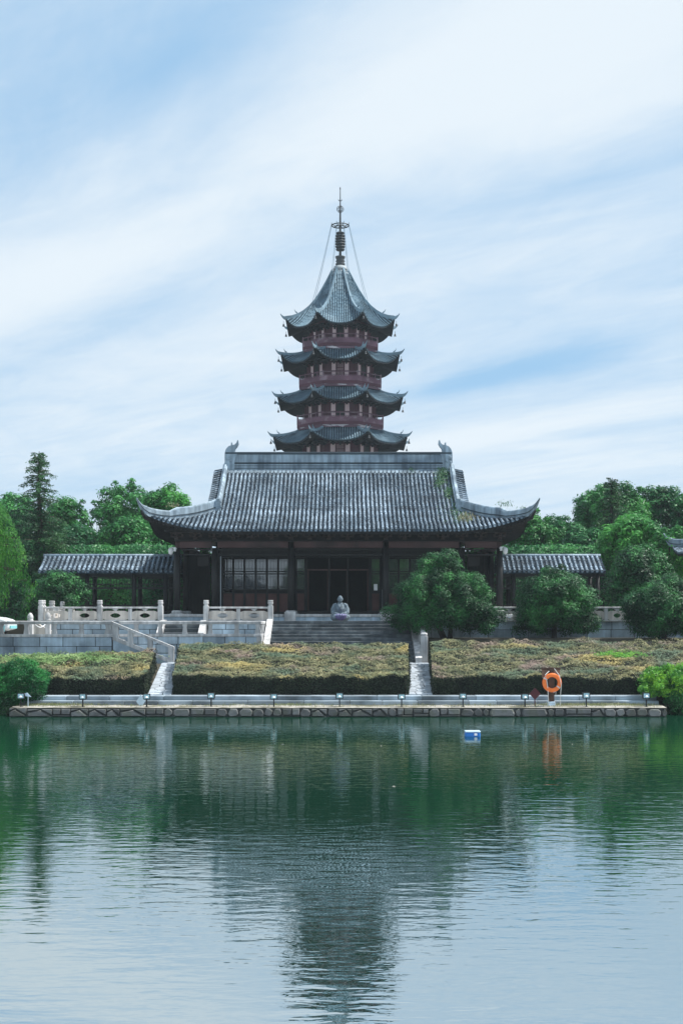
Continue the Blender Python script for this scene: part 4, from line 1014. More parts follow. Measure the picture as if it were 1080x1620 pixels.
# ---------------------------------------------------------------- covered corridors
def corridor(label, x0, x1, posts, side):
    root = thing('covered_corridor', label, 'corridor', ((x0+x1)/2,73.7,3.53), 'covered corridors beside the hall')
    ye, yr, ze, zr = 72.2, 73.7, 6.30, 7.18; ex = Vector((1,0,0))
    f = lambda t: ze+(zr-ze)*(.85*t+.15*t*t)
    mb = MB(); mb.add([(x,ye+(yr-ye)*t,f(t)-.02) for t in (0,.5,1) for x in (x0,x1)]+[(x,2*yr-ye-(yr-ye)*t,f(t)-.02) for t in (0,.5,1) for x in (x0,x1)], [(0,1,3,2),(2,3,5,4),(6,8,9,7),(8,10,11,9)])
    mb.add([(x,ye+.02,z) for z in (ze-.14,ze-.02) for x in (x0,x1)], [(0,1,3,2)]); ro = mb.build('roof', M['pan'], root)
    x = x0+.1; pan = MB(); bk = MB()
    while x < x1:
        mb = MB(); rib_mesh(mb, [Vector((x,ye-.03+(yr-ye)*t,f(t))) for t in (0,.5,1)], ex, .075); mb.build('tile_row', M['rib'], root, True)
        rib_mesh(bk, [Vector((x,2*yr-ye-(yr-ye)*t,f(t))) for t in (0,1)], ex, .075)
        pan_mesh(pan, [Vector((x+.135,ye-.03+(yr-ye)*t,f(t))) for t in (0,.5,.95)], ex, .17); x += .27
    pan.build('pan_tiles', M['pan'], ro, stuff=True); bk.build('hidden_slope_tiles', M['rib'], ro, True, stuff=True)
    mb = MB(); mb.tube([(x0-.02,yr,zr+.05),(x1,yr,zr+.05)], .09, 8); mb.build('main_ridge', M['ridge'], root, True)
    for p in posts:
        for y in (72.6,74.8): mb = MB(); mb.lathe(p,y,[(.14,3.53),(.13,6.2)],12); mb.build('column', M['timber'], root, True)
    mb = MB(); mb.box(x0+.2,x1,72.54,72.66,6.0,6.2); mb.box(x0+.2,x1,74.74,74.86,6.0,6.2); mb.build('beam', M['timber'], root)
    mb = MB(); mb.box(x0+.2,x1,72.57,72.63,5.55,5.60); mb.box(x0+.2,x1,72.57,72.63,5.87,5.91); mb.box(x0+.2,x1,72.56,72.64,5.30,5.40)
    k = x0+.3
    while k < x1: mb.box(k,k+.022,72.58,72.62,5.40,5.9); k += .16
    mb.build('hanging_fretwork', M['timber'], root)
    mb = MB(); mb.box(x0+.2,x1,72.56,72.64,4.35,4.42); mb.box(x0+.2,x1,72.45,72.75,4.0,4.06); k = x0+.3
    while k < x1: mb.box(k,k+.03,72.58,72.62,3.53,4.35); k += .14
    mb.build('bench_rail', M['timber'], root)
corridor('covered corridor with white striped tiled roof left of the hall', xx(60,72.2), HCX-8.9, [xx(p,72.6) for p in (138,212,262)], -1)
corridor('covered corridor with tiled roof right of the hall, behind the round trees', HCX+8.9, xx(958,72.2), [xx(p,72.6) for p in (812,880,945)], 1)

# pavilion at the right edge of the picture
pv = thing('garden_pavilion', 'dark pavilion with upturned tiled eave at the right edge', 'pavilion', (22.5,71.5,3.53))
PG = HipGable(22.6, 68.0, 3.4, 3.55, 1.5, 7.35, 9.6, .55, 2.2, sp=.25)
hip_gable_roof(pv, PG, indiv=True, tip_len=.6, tip_up=.65, ridge_h=(.2,.06,.2,.08), ornament=False)
mb = MB(); mb.box(20.0,25.2,69.3,69.5,3.53,6.95); mb.box(20.0,20.2,69.3,74,3.53,6.95); mb.build('wall', M['timber'], pv)
for x in (19.9,22.6,25.3): mb = MB(); mb.lathe(x,69.1,[(.15,3.53),(.14,7.0)],12); mb.build('column', M['timber'], pv, True)
mb = MB(); mb.box(19.7,25.5,69.0,69.2,6.95,7.25); mb.build('lintel', M['lintel'], pv)

# ---------------------------------------------------------------- pagoda
PX, PY = -.14, 146.0
pag = thing('pagoda', 'tall octagonal pagoda with upturned tiered roofs and an iron spire, behind the hall', 'pagoda', (PX,PY,3.5))
def pol(r, a, z): return Vector((PX+r*math.sin(a), PY-r*math.cos(a), z))   # a = 0 faces the camera
FA = [PI/4*k for k in range(8)]
def oct_roof(Ro, Ri, z_in, z_mid, z_tip, z_soff, r_soff, top=False):
    """Ro/Ri corner radii of eave and inner edge"""
    c8 = math.cos(PI/8); lift = (z_tip-.35)-z_mid
    def hf(v): return (1-v)*Ro*c8+v*Ri*c8        # apothem
    def prof(v):
        if top: return z_mid+(z_in-z_mid)*(.40*v+.60*v**2.1)
        return z_mid+(z_in-z_mid)*(.8*v+.2*v*v)
    def pt(k, x, v):
        """x: offset along the face, v: 0 eave .. 1 top"""
        ap = hf(v); hw = ap*math.tan(PI/8); u = min(1, abs(x)/max(hw,1e-4)); z = prof(v)+lift*(u**2.6)*(max(0,1-v*(1.6 if top else 1.0))**1.3)+(0 if not top else .25*u**3*(1-v))
        ap2 = ap+.22*(u**3)*(1-v)
        a = FA[k]; return Vector((PX+ap2*math.sin(a)+x*math.cos(a), PY-ap2*math.cos(a)+x*math.sin(a), z))
    mb = MB(); nu, nv = 12, 8
    for k in range(8):
        vs = [pt(k, hf(j/nv)*math.tan(PI/8)*(-1+2*i/nu), j/nv)-Vector((0,0,.02)) for j in range(nv+1) for i in range(nu+1)]
        mb.add(vs, [(j*(nu+1)+i, j*(nu+1)+i+1, (j+1)*(nu+1)+i+1, (j+1)*(nu+1)+i) for j in range(nv) for i in range(nu)])
    roof = mb.build('roof', M['pan2'], pag)
    # fascia + soffit
    mb = MB(); ns = 4
    for k in range(8):
        hw = hf(0)*math.tan(PI/8); vs = []
        for j in range(ns+1):
            for i in range(nu+1):
                x = hw*(-1+2*i/nu); e = pt(k, x, 0)-Vector((0,0,.16))
                a = FA[k]; ap = r_soff*c8; xi = ap*math.tan(PI/8)*(-1+2*i/nu); q = Vector((PX+ap*math.sin(a)+xi*math.cos(a), PY-ap*math.cos(a)+xi*math.sin(a), z_soff))
                t = j/ns; p = e.lerp(q, t); p.z = e.z+(q.z-e.z)*t**1.25; v_ = min(1, t*(Ro-r_soff)/(Ro-Ri)); hw_ = hf(v_)*math.tan(PI/8)*.999; p.z = min(p.z, pt(k, hw_*(-1+2*i/nu), v_).z-.15); vs.append(p)
        mb.add(vs, [(j*(nu+1)+i, (j+1)*(nu+1)+i, (j+1)*(nu+1)+i+1, j*(nu+1)+i+1) for j in range(ns) for i in range(nu)])
        e0 = [pt(k, hw*(-1+2*i/nu), 0) for i in range(nu+1)]; mb.add(e0+[v-Vector((0,0,.17)) for v in e0], [(i,i+1,nu+2+i,nu+1+i) for i in range(nu)])
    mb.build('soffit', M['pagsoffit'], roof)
    # tile rows
    mb = MB(); sp = .265 if not top else .25
    for k in range(8):
        hw = hf(0)*math.tan(PI/8); n = int(hw/sp); a = FA[k]; side = Vector((math.cos(a),math.sin(a),0))
        for i in range(-n, n+1):
            x = i*sp; hi = hf(1)*math.tan(PI/8); vmax = 1.0 if abs(x) < hi else (hw-abs(x))/(hw-hi)
            if vmax < .05: continue
            N_ = 7 if top else 3; pts = [pt(k, x, vmax*q/N_) for q in range(N_+1)]
            rib_mesh(mb, pts, side, .085, .55, True)
    mb.build('tile_rows', M['rib2'], roof, True, stuff=True)
    # drip rim of pale tile ends
    # hip ridges with curling tips
    for k in range(8):
        a = FA[k]+PI/8; d = Vector((math.sin(a), -math.cos(a), 0)); N_ = 8
        pts = [pt(k, hf(v)*math.tan(PI/8), v) for v in [1-q/N_ for q in range(N_+1)]]
        c = pts[-1]; nb = 6
        for q in range(1, nb+1):
            t = q/nb; pts.append(c+d*(.62*t)+Vector((0,0,(.12*t+.42*t**2.2))))
        side = Vector((-d.y,d.x,0)); h1 = [(.34 if top else .26)]*(N_+1)+[.26*(1-q/nb)+.04 for q in range(1,nb+1)]
        w = [.20]*(N_+1)+[.18*(1-q/nb)+.03 for q in range(1,nb+1)]
        m1 = MB(); m1.sweep(pts, side, w, -.08, h1); o = m1.build('hip_ridge', M['pridge'], pag)
        if top or True:
            q = N_-2; p = pts[q]; m2 = MB(); m2.sweep([p+Vector((0,0,h1[q])), p+d*.22+Vector((0,0,h1[q]+.12)), p+d*.36+Vector((0,0,h1[q]+.40))], side, [.16,.12,.04], 0, [.1,.1,.04]); m2.build('ridge_beast', M['pridge'], o)
        # bell under the corner
        b = c+d*.25-Vector((0,0,.25)); m3 = MB(); m3.tube([b, b-Vector((0,0,.3))], .02, 4); m3.lathe(b.x,b.y,[(.03,b.z-.28),(.09,b.z-.36),(.11,b.z-.52),(.14,b.z-.58)],8); m3.build('wind_bell', M['finial'], pag)
    return pt
c8 = math.cos(PI/8)
def oct_prism(name, m, R, z0, z1, parent=pag, R2=None):
    mb = MB(); R2 = R2 or R; mb.add([pol(R,PI/8+PI/4*k,z0) for k in range(8)]+[pol(R2,PI/8+PI/4*k,z1) for k in range(8)], [(k,(k+1)%8,8+(k+1)%8,8+k) for k in range(8)]+[tuple(range(8))[::-1],tuple(range(8,16))]); return mb.build(name, m, parent)
def facebox(mb, k, R, x0, x1, z0, z1, d0=-.02, d1=.05):
    """box on face k of an octagon with corner radius R"""
    a = FA[k]; ap = R*c8; P = lambda x, d, z: Vector((PX+(ap+d)*math.sin(a)+x*math.cos(a), PY-(ap+d)*math.cos(a)+x*math.sin(a), z))
    return mb.add([P(x0,d0,z0),P(x1,d0,z0),P(x1,d1,z0),P(x0,d1,z0),P(x0,d0,z1),P(x1,d0,z1),P(x1,d1,z1),P(x0,d1,z1)], [(0,3,2,1),(4,5,6,7),(0,1,5,4),(1,2,6,5),(2,3,7,6),(3,0,4,7)])
def storey(Rb, Rr, z_floor, z_top, front_door, brackets=True):
    wall = oct_prism('storey_wall', M['pagwood'], Rb, z_floor-1.2, z_top)
    W = Rb*c8*math.tan(PI/8)*2
    for k in range(8):
        door = (k % 2 == 0) == front_door
        hw = W/2
        pm = MB(); facebox(pm, k, Rb, -hw*.64, -hw*.31, z_floor+.35, z_floor+2.08); pm.build('plaster_panel', M['plaster'], wall)
        pm = MB(); facebox(pm, k, Rb, hw*.31, hw*.64, z_floor+.35, z_floor+2.08); pm.build('plaster_panel', M['plaster'], wall)
        fr = MB()
        for x in (-hw*.93,-hw*.66,-hw*.29,hw*.29,hw*.66,hw*.93): facebox(fr, k, Rb, x-.05, x+.05, z_floor, z_floor+2.25, 0, .10)
        facebox(fr, k, Rb, -hw, hw, z_floor+2.10, z_floor+2.25, 0, .13); facebox(fr, k, Rb, -hw, hw, z_floor+1.15, z_floor+1.22, 0, .09)
        fr.build('timber_frame', M['pagwood'], wall)
        if door:
            dm = MB(); facebox(dm, k, Rb, -hw*.26, hw*.26, z_floor, z_floor+2.08, -.01, .02); dm.build('doorway', M['iron'], wall)
        else:
            dm = MB(); facebox(dm, k, Rb, -hw*.27, hw*.27, z_floor+.5, z_floor+2.08, -.01, .02); lw = dm.build('lattice_window', M['plaster'], wall)
            lm = MB(); n = 9
            for q in range(n): x = -hw*.27+hw*.54*(q+.5)/n; facebox(lm, k, Rb, x-.028, x+.028, z_floor+.5, z_floor+2.08, .02, .06)
            facebox(lm, k, Rb, -hw*.27, hw*.27, z_floor+1.5, z_floor+1.56, .02, .065); lm.build('window_bars', M['pagwood'], lw)
        if brackets:
            for x in (-hw*.45, hw*.45):
                a = FA[k]; ap = Rb*c8; bm = MB(); pr = [(-.42,0),(.42,0),(.36,.10),(.22,.16),(.16,.36),(-.16,.36),(-.22,.16),(-.36,.10)]
                bm.extrude(pr, lambda u,v,d: Vector((PX+(ap+d)*math.sin(a)+(x+u)*math.cos(a), PY-(ap+d)*math.cos(a)+(x+u)*math.sin(a), z_floor+2.27+v)), .0, .16); bm.build('plaster_bracket', M['bracketp'], wall)
    # timber brackets radiating under the eave
    # balcony
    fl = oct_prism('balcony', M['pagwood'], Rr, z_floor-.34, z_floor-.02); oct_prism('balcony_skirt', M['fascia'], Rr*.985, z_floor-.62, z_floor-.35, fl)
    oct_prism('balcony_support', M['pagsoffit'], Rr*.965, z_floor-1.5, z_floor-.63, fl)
    W2 = Rr*c8*math.tan(PI/8)*2
    rl = MB(); rp_ = MB()
    for k in range(8): facebox(rp_, k, Rr, -W2/2, W2/2, z_floor, z_floor+.50, -.075, -.045)
    rp_.build('rail_panel', M['railwood'], fl)
    for k in range(8):
        hw = W2/2
        facebox(rl, k, Rr, -hw, hw, z_floor+.92, z_floor+1.0, -.10, -.02)
        facebox(rl, k, Rr, -hw, hw, z_floor+.55, z_floor+.60, -.09, -.03); facebox(rl, k, Rr, -hw, hw, z_floor+.03, z_floor+.14, -.09, -.03)
        n = 16
        for q in range(n): x = -hw+2*hw*(q+.5)/n; facebox(rl, k, Rr, x-.035, x+.035, z_floor+.14, z_floor+.55, -.08, -.04)
        for q in range(5): x = -hw+2*hw*q/4; facebox(rl, k, Rr, x-.04, x+.04, z_floor, z_floor+1.08, -.11, -.02)
    rl.build('railing', M['railwood'], fl)
def brackets_ring(Rb, z0, z1, R2):
    mb = MB()
    for k in range(8):
        hw = Rb*c8*math.tan(PI/8)
        for x in (-.95,-.45,0,.45,.95):
            a = FA[k]; ap = Rb*c8; ap2 = ap+(R2-Rb)*.55
            def Pp(x_, d, z): return Vector((PX+d*math.sin(a)+x_*math.cos(a), PY-d*math.cos(a)+x_*math.sin(a), z))
            for s in range(3):
                t0 = s/3; d1 = ap+(ap2-ap)*(s+1)/3; z = z0+(z1-z0)*s/3; w = .09
                mb.add([Pp(x*hw*(d/ap if False else 1)-w if True else 0, d, zz) for d, zz in ((ap,z),(d1,z+.1),(d1,z+.3),(ap,z+.3))]+[Pp(x*hw+w, d, zz) for d, zz in ((ap,z),(d1,z+.1),(d1,z+.3),(ap,z+.3))], [(0,1,2,3),(7,6,5,4),(0,4,5,1),(1,5,6,2),(2,6,7,3)])
                mb.add([Pp(x*hw-.3, d1-.08, z+.2),Pp(x*hw+.3, d1-.08, z+.2),Pp(x*hw+.3, d1, z+.2),Pp(x*hw-.3, d1, z+.2),Pp(x*hw-.3, d1-.08, z+.3),Pp(x*hw+.3, d1-.08, z+.3),Pp(x*hw+.3, d1, z+.3),Pp(x*hw-.3, d1, z+.3)], [(0,3,2,1),(4,5,6,7),(0,1,5,4),(1,2,6,5),(2,3,7,6),(3,0,4,7)])
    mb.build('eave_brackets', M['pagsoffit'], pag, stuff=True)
#        Ro    Ri   z_in  z_mid z_tip
tiers = [(8.2, 5.75, 20.2, 18.4, 19.85), (7.78, 4.95, 24.55, 22.85, 24.15), (7.28, 4.7, 29.0, 27.3, 28.6), (6.88, 4.3, 33.35, 31.75, 33.3)]
rooms = [(4.75, 5.5, 16.3), (4.45, 5.35, 20.75), (4.2, 5.2, 25.25), (3.93, 4.95, 29.75), (3.58, 4.55, 33.95)]
for (Ro,Ri,zi,zm,zt), (Rb,Rr,zf) in zip(tiers, rooms):
    oct_roof(Ro, Ri, zi, zm, zt, zf+2.72, Rb+.15); storey(Rb, Rr, zf, zi, zf in (25.25,33.95,16.3)); brackets_ring(Rb, zf+1.95, zf+2.3, Ro-.6)
oct_roof(6.30, 1.0, 42.7, 35.72, 37.0, 36.7, 3.75, True); storey(3.58, 4.55, 33.95, 36.9, True, False); brackets_ring(3.58, 35.55, 35.95, 5.2)
oct_prism('lower_tower_wall', M['pagwood'], 5.2, 3.5, 15.5)
# spire
def lz(name, m, prof, n=16, parent=pag): mb = MB(); mb.lathe(PX,PY,prof,n); return mb.build(name, m, parent, True)
sc = 14.04; zz = lambda py: 3.6+(980-py)/sc
base = lz('spire_base', M['dome'], [(1.15,zz(438)),(1.12,zz(434)),(.85,zz(430)),(.70,zz(428.5)),(.82,zz(427.5)),(.82,zz(425)),(.74,zz(424)),(.70,zz(421.5)),(.5,zz(420.5))])
lz('lotus_bowl', M['finial'], [(.50,zz(420.5)),(.55,zz(417)),(.42,zz(415)),(.56,zz(413)),(.42,zz(411)),(.50,zz(409)),(.58,zz(406)),(.55,zz(405.5)),(.2,zz(405))], 12)
lz('mast', M['finial'], [(.15,zz(406)),(.13,zz(395)),(.12,zz(358)),(.10,zz(340)),(.06,zz(318)),(.04,zz(300)),(.07,zz(298.5)),(.05,zz(296.5)),(.01,zz(295))], 8)
for k in range(7):
    c = 394.5-4.3*k; w = (.50,.55,.58,.58,.56,.54,.48)[k]; lz('spire_ring', M['finial'], [(.2,zz(c+1.9)),(w*.85,zz(c+1.7)),(w,zz(c+.6)),(w,zz(c-.8)),(w*.8,zz(c-1.6)),(.2,zz(c-1.8))], 14)
mb = MB(); n = 24; zc_ = zz(356.5)
mb.tube([(PX+.95*math.cos(2*PI*k/n), PY+.95*math.sin(2*PI*k/n), zc_) for k in range(n+1)], .07, 5, False)
mb.tube([(PX+.6*math.cos(2*PI*k/n), PY+.6*math.sin(2*PI*k/n), zc_-.12) for k in range(n+1)], .06, 5, False)
for k in range(8):
    a = PI/8+PI/4*k; mb.tube([(PX,PY,zc_+.15),(PX+.6*math.sin(a),PY-.6*math.cos(a),zc_-.12),(PX+.98*math.sin(a),PY-.98*math.cos(a),zc_+.02)], .045, 4); mb.tube([(PX+.98*math.sin(a),PY-.98*math.cos(a),zc_),(PX+1.08*math.sin(a),PY-1.08*math.cos(a),zc_+.22)], [.05,.02], 4)
mb.build('canopy_ring', M['finial'], pag)
mb = MB(); zc_ = zz(330.5)
for ax in range(3):
    a = ax*PI/3
    mb.tube([(PX+.38*math.cos(t)*math.cos(a), PY+.38*math.cos(t)*math.sin(a), zc_+.38*math.sin(t)) for t in [2*PI*k/18 for k in range(19)]], .03, 4, False)
mb.tube([(PX+.38*math.cos(t), PY+.38*math.sin(t), zc_) for t in [2*PI*k/18 for k in range(19)]], .025, 4, False)
mb.build('wire_globe', M['finial'], pag)
mb = MB(); zc_ = zz(316.5); mb.tube([(PX+.21*math.cos(t), PY, zc_+.12+.2*math.sin(t)) for t in [PI+PI*k/8 for k in range(9)]], [.02,.03,.045,.05,.05,.05,.045,.03,.02], 5); mb.build('crescent', M['finial'], pag)
for k in range(8):
    a = PI/8+PI/4*k; p0 = Vector((PX+1.05*math.sin(a),PY-1.05*math.cos(a),zz(355))); r = 3.45; p1 = Vector((PX+r*math.sin(a),PY-r*math.cos(a),38.75+.0))
    mb = MB(); mb.tube([p0.lerp(p1,q/6)-Vector((0,0,.25*math.sin(PI*q/6))) for q in range(7)], .022, 4); mb.build('stay_chain', M['pridge'], pag)

# ---------------------------------------------------------------- statue
st = at(538, 982, 64.75); sx_, sy_, sz_ = st.x, st.y, 3.53
root = thing('seated_statue', 'blue grey stone statue of a seated monk in robes, at the stair top', 'statue', (sx_,sy_,sz_))
mb = MB()
def P_(x,y,z): return (sx_+x, sy_+y, sz_+z)
mb.bbox(sx_-.46,sx_+.46,sy_-.25,sy_+.38,sz_,sz_+.10,.02)
for s in (-1,1):
    mb.tube([P_(s*.16,.12,.20),P_(s*.45,-.06,.18),P_(s*.42,-.26,.15)], [.19,.17,.12], 12)
    mb.tube([P_(s*.42,-.25,.14),P_(s*.10,-.40,.12),P_(-s*.18,-.36,.13)], [.13,.11,.09], 12)
    mb.tube([P_(s*.20,.06,.80),P_(s*.34,.04,.74),P_(s*.42,.0,.56),P_(s*.40,-.12,.36)], [.12,.135,.15,.15], 12)
    mb.tube([P_(s*.40,-.10,.36),P_(s*.22,-.27,.32),P_(s*.05,-.32,.31)], [.14,.11,.055], 12)
    mb.ball(P_(s*.05,-.34,.305), (.075,.06,.045)); mb.ball(P_(s*.155,.02,1.06), (.025,.04,.065))
mb.tube([P_(0,.10,.1),P_(0,.10,.40),P_(0,.08,.62),P_(0,.07,.76),P_(0,.06,.86)], [.36,.34,.34,.28,.15], 16)
mb.tube([P_(0,.05,.82),P_(0,.03,.98)], [.12,.10], 12)
mb.ball(P_(0,.02,1.09), (.145,.155,.175), 16, 12); mb.ball(P_(0,-.03,1.00), (.115,.11,.10), 12, 8); mb.tube([P_(0,-.125,1.11),P_(0,-.16,1.04)], [.016,.028], 6)
mb.ball(P_(0,-.13,.98),(.05,.025,.014))
for s in (-1,1): mb.ball(P_(s*.06,-.115,1.11),(.045,.025,.014))
mb.v = [(sx_+(a-sx_)*.84, b, c) for a,b,c in mb.v]
body = mb.build('body', M['statue'], root, True)
rm = body.modifiers.new('r','REMESH'); rm.mode = 'VOXEL'; rm.voxel_size = .018; rm.use_smooth_shade = True
sm = body.modifiers.new('s','SMOOTH'); sm.factor = .5; sm.iterations = 3
mb = MB()   # robe collar folds
for s in (-1,1): mb.tube([P_(s*.13,-.06,.90),P_(s*.12,-.19,.80),P_(-s*.02,-.265,.62),P_(-s*.12,-.27,.46)], [.028,.034,.032,.02], 6)
for s in (-1,1):
    mb.tube([P_(s*.33,-.13,.66),P_(s*.30,-.22,.52),P_(s*.20,-.30,.42)], [.015,.022,.015], 5)
    mb.tube([P_(s*.43,-.16,.30),P_(s*.25,-.36,.26),P_(s*.05,-.40,.26)], [.02,.026,.02], 5)
mb.v = [(sx_+(a-sx_)*.84, b, c) for a,b,c in mb.v]; mb.build('robe_folds', M['statue'], root, True)
bw = thing('offering_bowl', 'lilac bowl with a ring of white beads in front of the seated statue', 'bowl', (sx_+.03,sy_-.5,sz_), None)
mb = MB(); mb.lathe(sx_+.03,sy_-.55,[(.10,sz_),(.13,sz_+.03),(.27,sz_+.16),(.31,sz_+.30),(.26,sz_+.33),(.1,sz_+.34)],16); mb.build('basin', M['lilac'], bw, True)
mb = MB()
for zr_, rr_, z_ in ((.31,.32,.28),):
    for k in range(16): a = 2*PI*k/16; mb.ball((sx_+.03+rr_*math.cos(a), sy_-.55+rr_*math.sin(a), sz_+z_), .026, 6, 4)
mb.build('white_beads', M['bluew'], bw)

# ---------------------------------------------------------------- quay fittings
lamp_px = (33,131,232,334,433,537,635,732,830,927,1022)
def lamp_proto():
    r_ = thing('floodlight', 'x', 'floodlight', (0,0,0), 'floodlights along the water edge')
    mb = MB(); mb.box(-.022,.022,-.022,.022,-.0,.33); mb.box(-.07,.07,-.05,.05,0,.012); mb.build('post', M['iron'], r_)
    mb = MB(); mb.bbox(-.135,.135,-.02,.10,.30,.52,.012)
    mb.box(-.135,.135,-.045,-.02,.30,.325); mb.box(-.135,.135,-.045,-.02,.495,.52); mb.box(-.135,-.11,-.045,-.02,.325,.495); mb.box(.11,.135,-.045,-.02,.325,.495)
    for k in range(5): mb.box(-.10+.045*k,-.085+.045*k,.10,.13,.32,.50)
    mb.build('housing', M['iron'], r_)
    mb = MB(); mb.box(-.108,.108,-.030,-.021,.327,.493); mb.build('lamp_glass', M['lampglass'], r_)
    mb = MB(); mb.lathe(0,-.035,[(.02,.37),(.07,.375),(.05,.40),(.02,.43)],8); mb.build('reflector', M['white'], r_)
    return r_
names = ['floodlight half hidden under the dark bush at the left end', 'floodlight right of the left bush, before the left hedge', 'floodlight right beside the pale diamond board, below the left path',
 'floodlight before the left part of the middle hedge', 'floodlight with the brightest glass, before the middle hedge below the stone stairs', 'floodlight directly below the seated statue', 'floodlight just left of the foot of the right stone path',
 'floodlight nearest above the floating blue box, right of the right path', 'floodlight just left of the dark red diamond sign', 'floodlight next to the right of the orange lifebuoy', 'floodlight at the right end below the lime green shrub']
proto = lamp_proto()
for i, (p, lb) in enumerate(zip(lamp_px, names)):
    o = proto if i == 0 else copy_tree(proto)
    x = xx(p, 48.05); o.location = (x, 48.05, .35); o['label'] = 'black '+lb; o.rotation_euler.z = random.uniform(-.12,.12); o.scale = (1,1,random.uniform(.93,1.05))
def diamond(label, x, y, zc, w, h, m, post):
    r_ = thing('diamond_sign', label, 'sign', (x,y,.34), 'diamond shaped boards on the quay')
    mb = MB(); mb.extrude([(x-w,zc),(x,zc-h),(x+w,zc),(x,zc+h)], lambda a,b,d: (a,d,b), y, y+.025); mb.build('board', m, r_)
    mb = MB(); mb.box(x-.02,x+.02,y+.03,y+.07,.30,zc+.05); mb.build('post', post, r_)
diamond('dark red diamond sign on a thin post left of the lifebuoy', xx(846,48.4),48.4,zy(1098,48.4),.215,.225,M['maroon'],M['maroon'])
diamond('pale blue diamond board leaning left of the third floodlight', xx(222.5,48.7),48.7,zy(1110,48.7),.165,.26,M['bluew'],M['pipe'])
mb = MB(); x = xx(52,48.9); z = zy(1098,48.9); mb.extrude([(x-.11,z+.06),(x-.03,z+.09),(x+.13,z-.07),(x-.09,z-.04)], lambda a,b,d: (a,d,b), 48.1,48.13); mb.tube([(x,48.15,.3),(x,48.15,z)], .014, 5)
tag(mb.build('small_sign', M['bluew']), 'small pale blue tilted plate in the dark bush at the left', 'sign')
# low cable along the quay
# lifebuoy stand
bx, by = xx(872,48.5), 48.5
r_ = thing('lifebuoy_stand', 'brown post with a small rusty board carrying the lifebuoy', 'stand', (bx,by,.35))
mb = MB(); mb.bbox(bx-.105,bx+.105,by-.03,by+.12,.52,zy(1056,by),.01); mb.build('post', M['postwood'], r_)
mb = MB(); mb.bbox(bx-.335,bx+.34,by+.125,by+.16,zy(1073,by),zy(1060,by),.008); mb.build('board', M['boardwood'], r_)
mb = MB(); mb.bbox(bx-.365,bx+.365,by+.10,by+.19,zy(1060,by)+.003,zy(1059,by)+.05,.01); mb.build('board_roof', M['postwood'], r_)
mb = MB(); mb.bbox(bx-.13,bx+.13,by-.06,by+.15,.33,.52,.02); mb.build('stone_foot', M['blockw'], r_)
mb = MB(); mb.tube([(bx,by-.03,zy(1063,by)),(bx,by-.13,zy(1063,by)+.0),(bx,by-.14,zy(1062,by)+.04)], .012, 5); mb.build('hook', M['iron'], r_)
zc_ = zy(1080,by); R_, rt = .285, .078
lb_ = thing('lifebuoy', 'orange ring lifebuoy with grey bands hanging on the brown post', 'lifebuoy', (bx,by-.12,zc_))
mb = MB(); n, k8 = 40, 12; vs = []
for i in range(n):
    a = 2*PI*i/n
    for j in range(k8): b = 2*PI*j/k8; rr_ = R_+rt*math.cos(b); vs.append((bx+rr_*math.cos(a), by-.12+rt*.75*math.sin(b), zc_+rr_*math.sin(a)))
mb.add(vs, [(i*k8+j, i*k8+(j+1)%k8, ((i+1)%n)*k8+(j+1)%k8, ((i+1)%n)*k8+j) for i in range(n) for j in range(k8)]); mb.build('ring', M['orange'], lb_, True)
for deg in (150, -35, 60, -120):
    mb = MB(); a0 = math.radians(deg); vs = []
    for i in range(4):
        a = a0+(i-1.5)*.055
        for j in range(k8): b = 2*PI*j/k8; rr_ = R_+(rt+.004)*math.cos(b); vs.append((bx+rr_*math.cos(a), by-.12+(rt*.75+.004)*math.sin(b), zc_+rr_*math.sin(a)))
    mb.add(vs, [(i*k8+j, i*k8+(j+1)%k8, (i+1)*k8+(j+1)%k8, (i+1)*k8+j) for i in range(3) for j in range(k8)]); mb.build('band', M['band'] if deg in (150,-35) else M['orange'], lb_, True)
mb = MB()
mb.tube([(bx-.10,by-.05,zy(1062,by)),(bx-.26,by-.19,zc_+.30),(bx-.20,by-.17,zc_+.05),(bx-.16,by-.16,zc_-.25),(bx-.12,by-.10,.36)], .016, 6)
mb.tube([(bx+.10,by-.05,zy(1058,by)),(bx+.27,by-.20,zc_+.26),(bx+.33,by-.21,zc_-.08),(bx+.30,by-.16,.6),(bx+.31,by-.12,.36)], .014, 6)
mb.tube([(bx-.12,by-.10,.37),(bx+.02,by-.14,.365),(bx+.14,by-.06,.37),(bx+.15,by-.1,.9),(bx+.05,by-.15,zc_-.36)], .014, 6)
tag(mb.build('rope', M['rope']), 'white rope looped over the orange lifebuoy and hanging to the ground', 'rope')
# floating box
fx, fy = xx(747,39.9), 39.9
r_ = thing('floating_box', 'blue plastic box with a white lid floating on the pond', 'box', (fx,fy,0))
mb = MB(); mb.bbox(fx-.235,fx+.235,fy-.15,fy+.15,-.10,.125,.03); mb.build('box_body', M['bluebox'], r_)
mb = MB(); mb.bbox(fx-.24,fx+.24,fy-.155,fy+.155,.128,.175,.02); mb.build('lid', M['bluew'], r_)
mb = MB(); mb.bbox(fx+.04,fx+.13,fy-.165,fy-.15,.03,.10,.01); mb.build('latch', M['white'], r_)

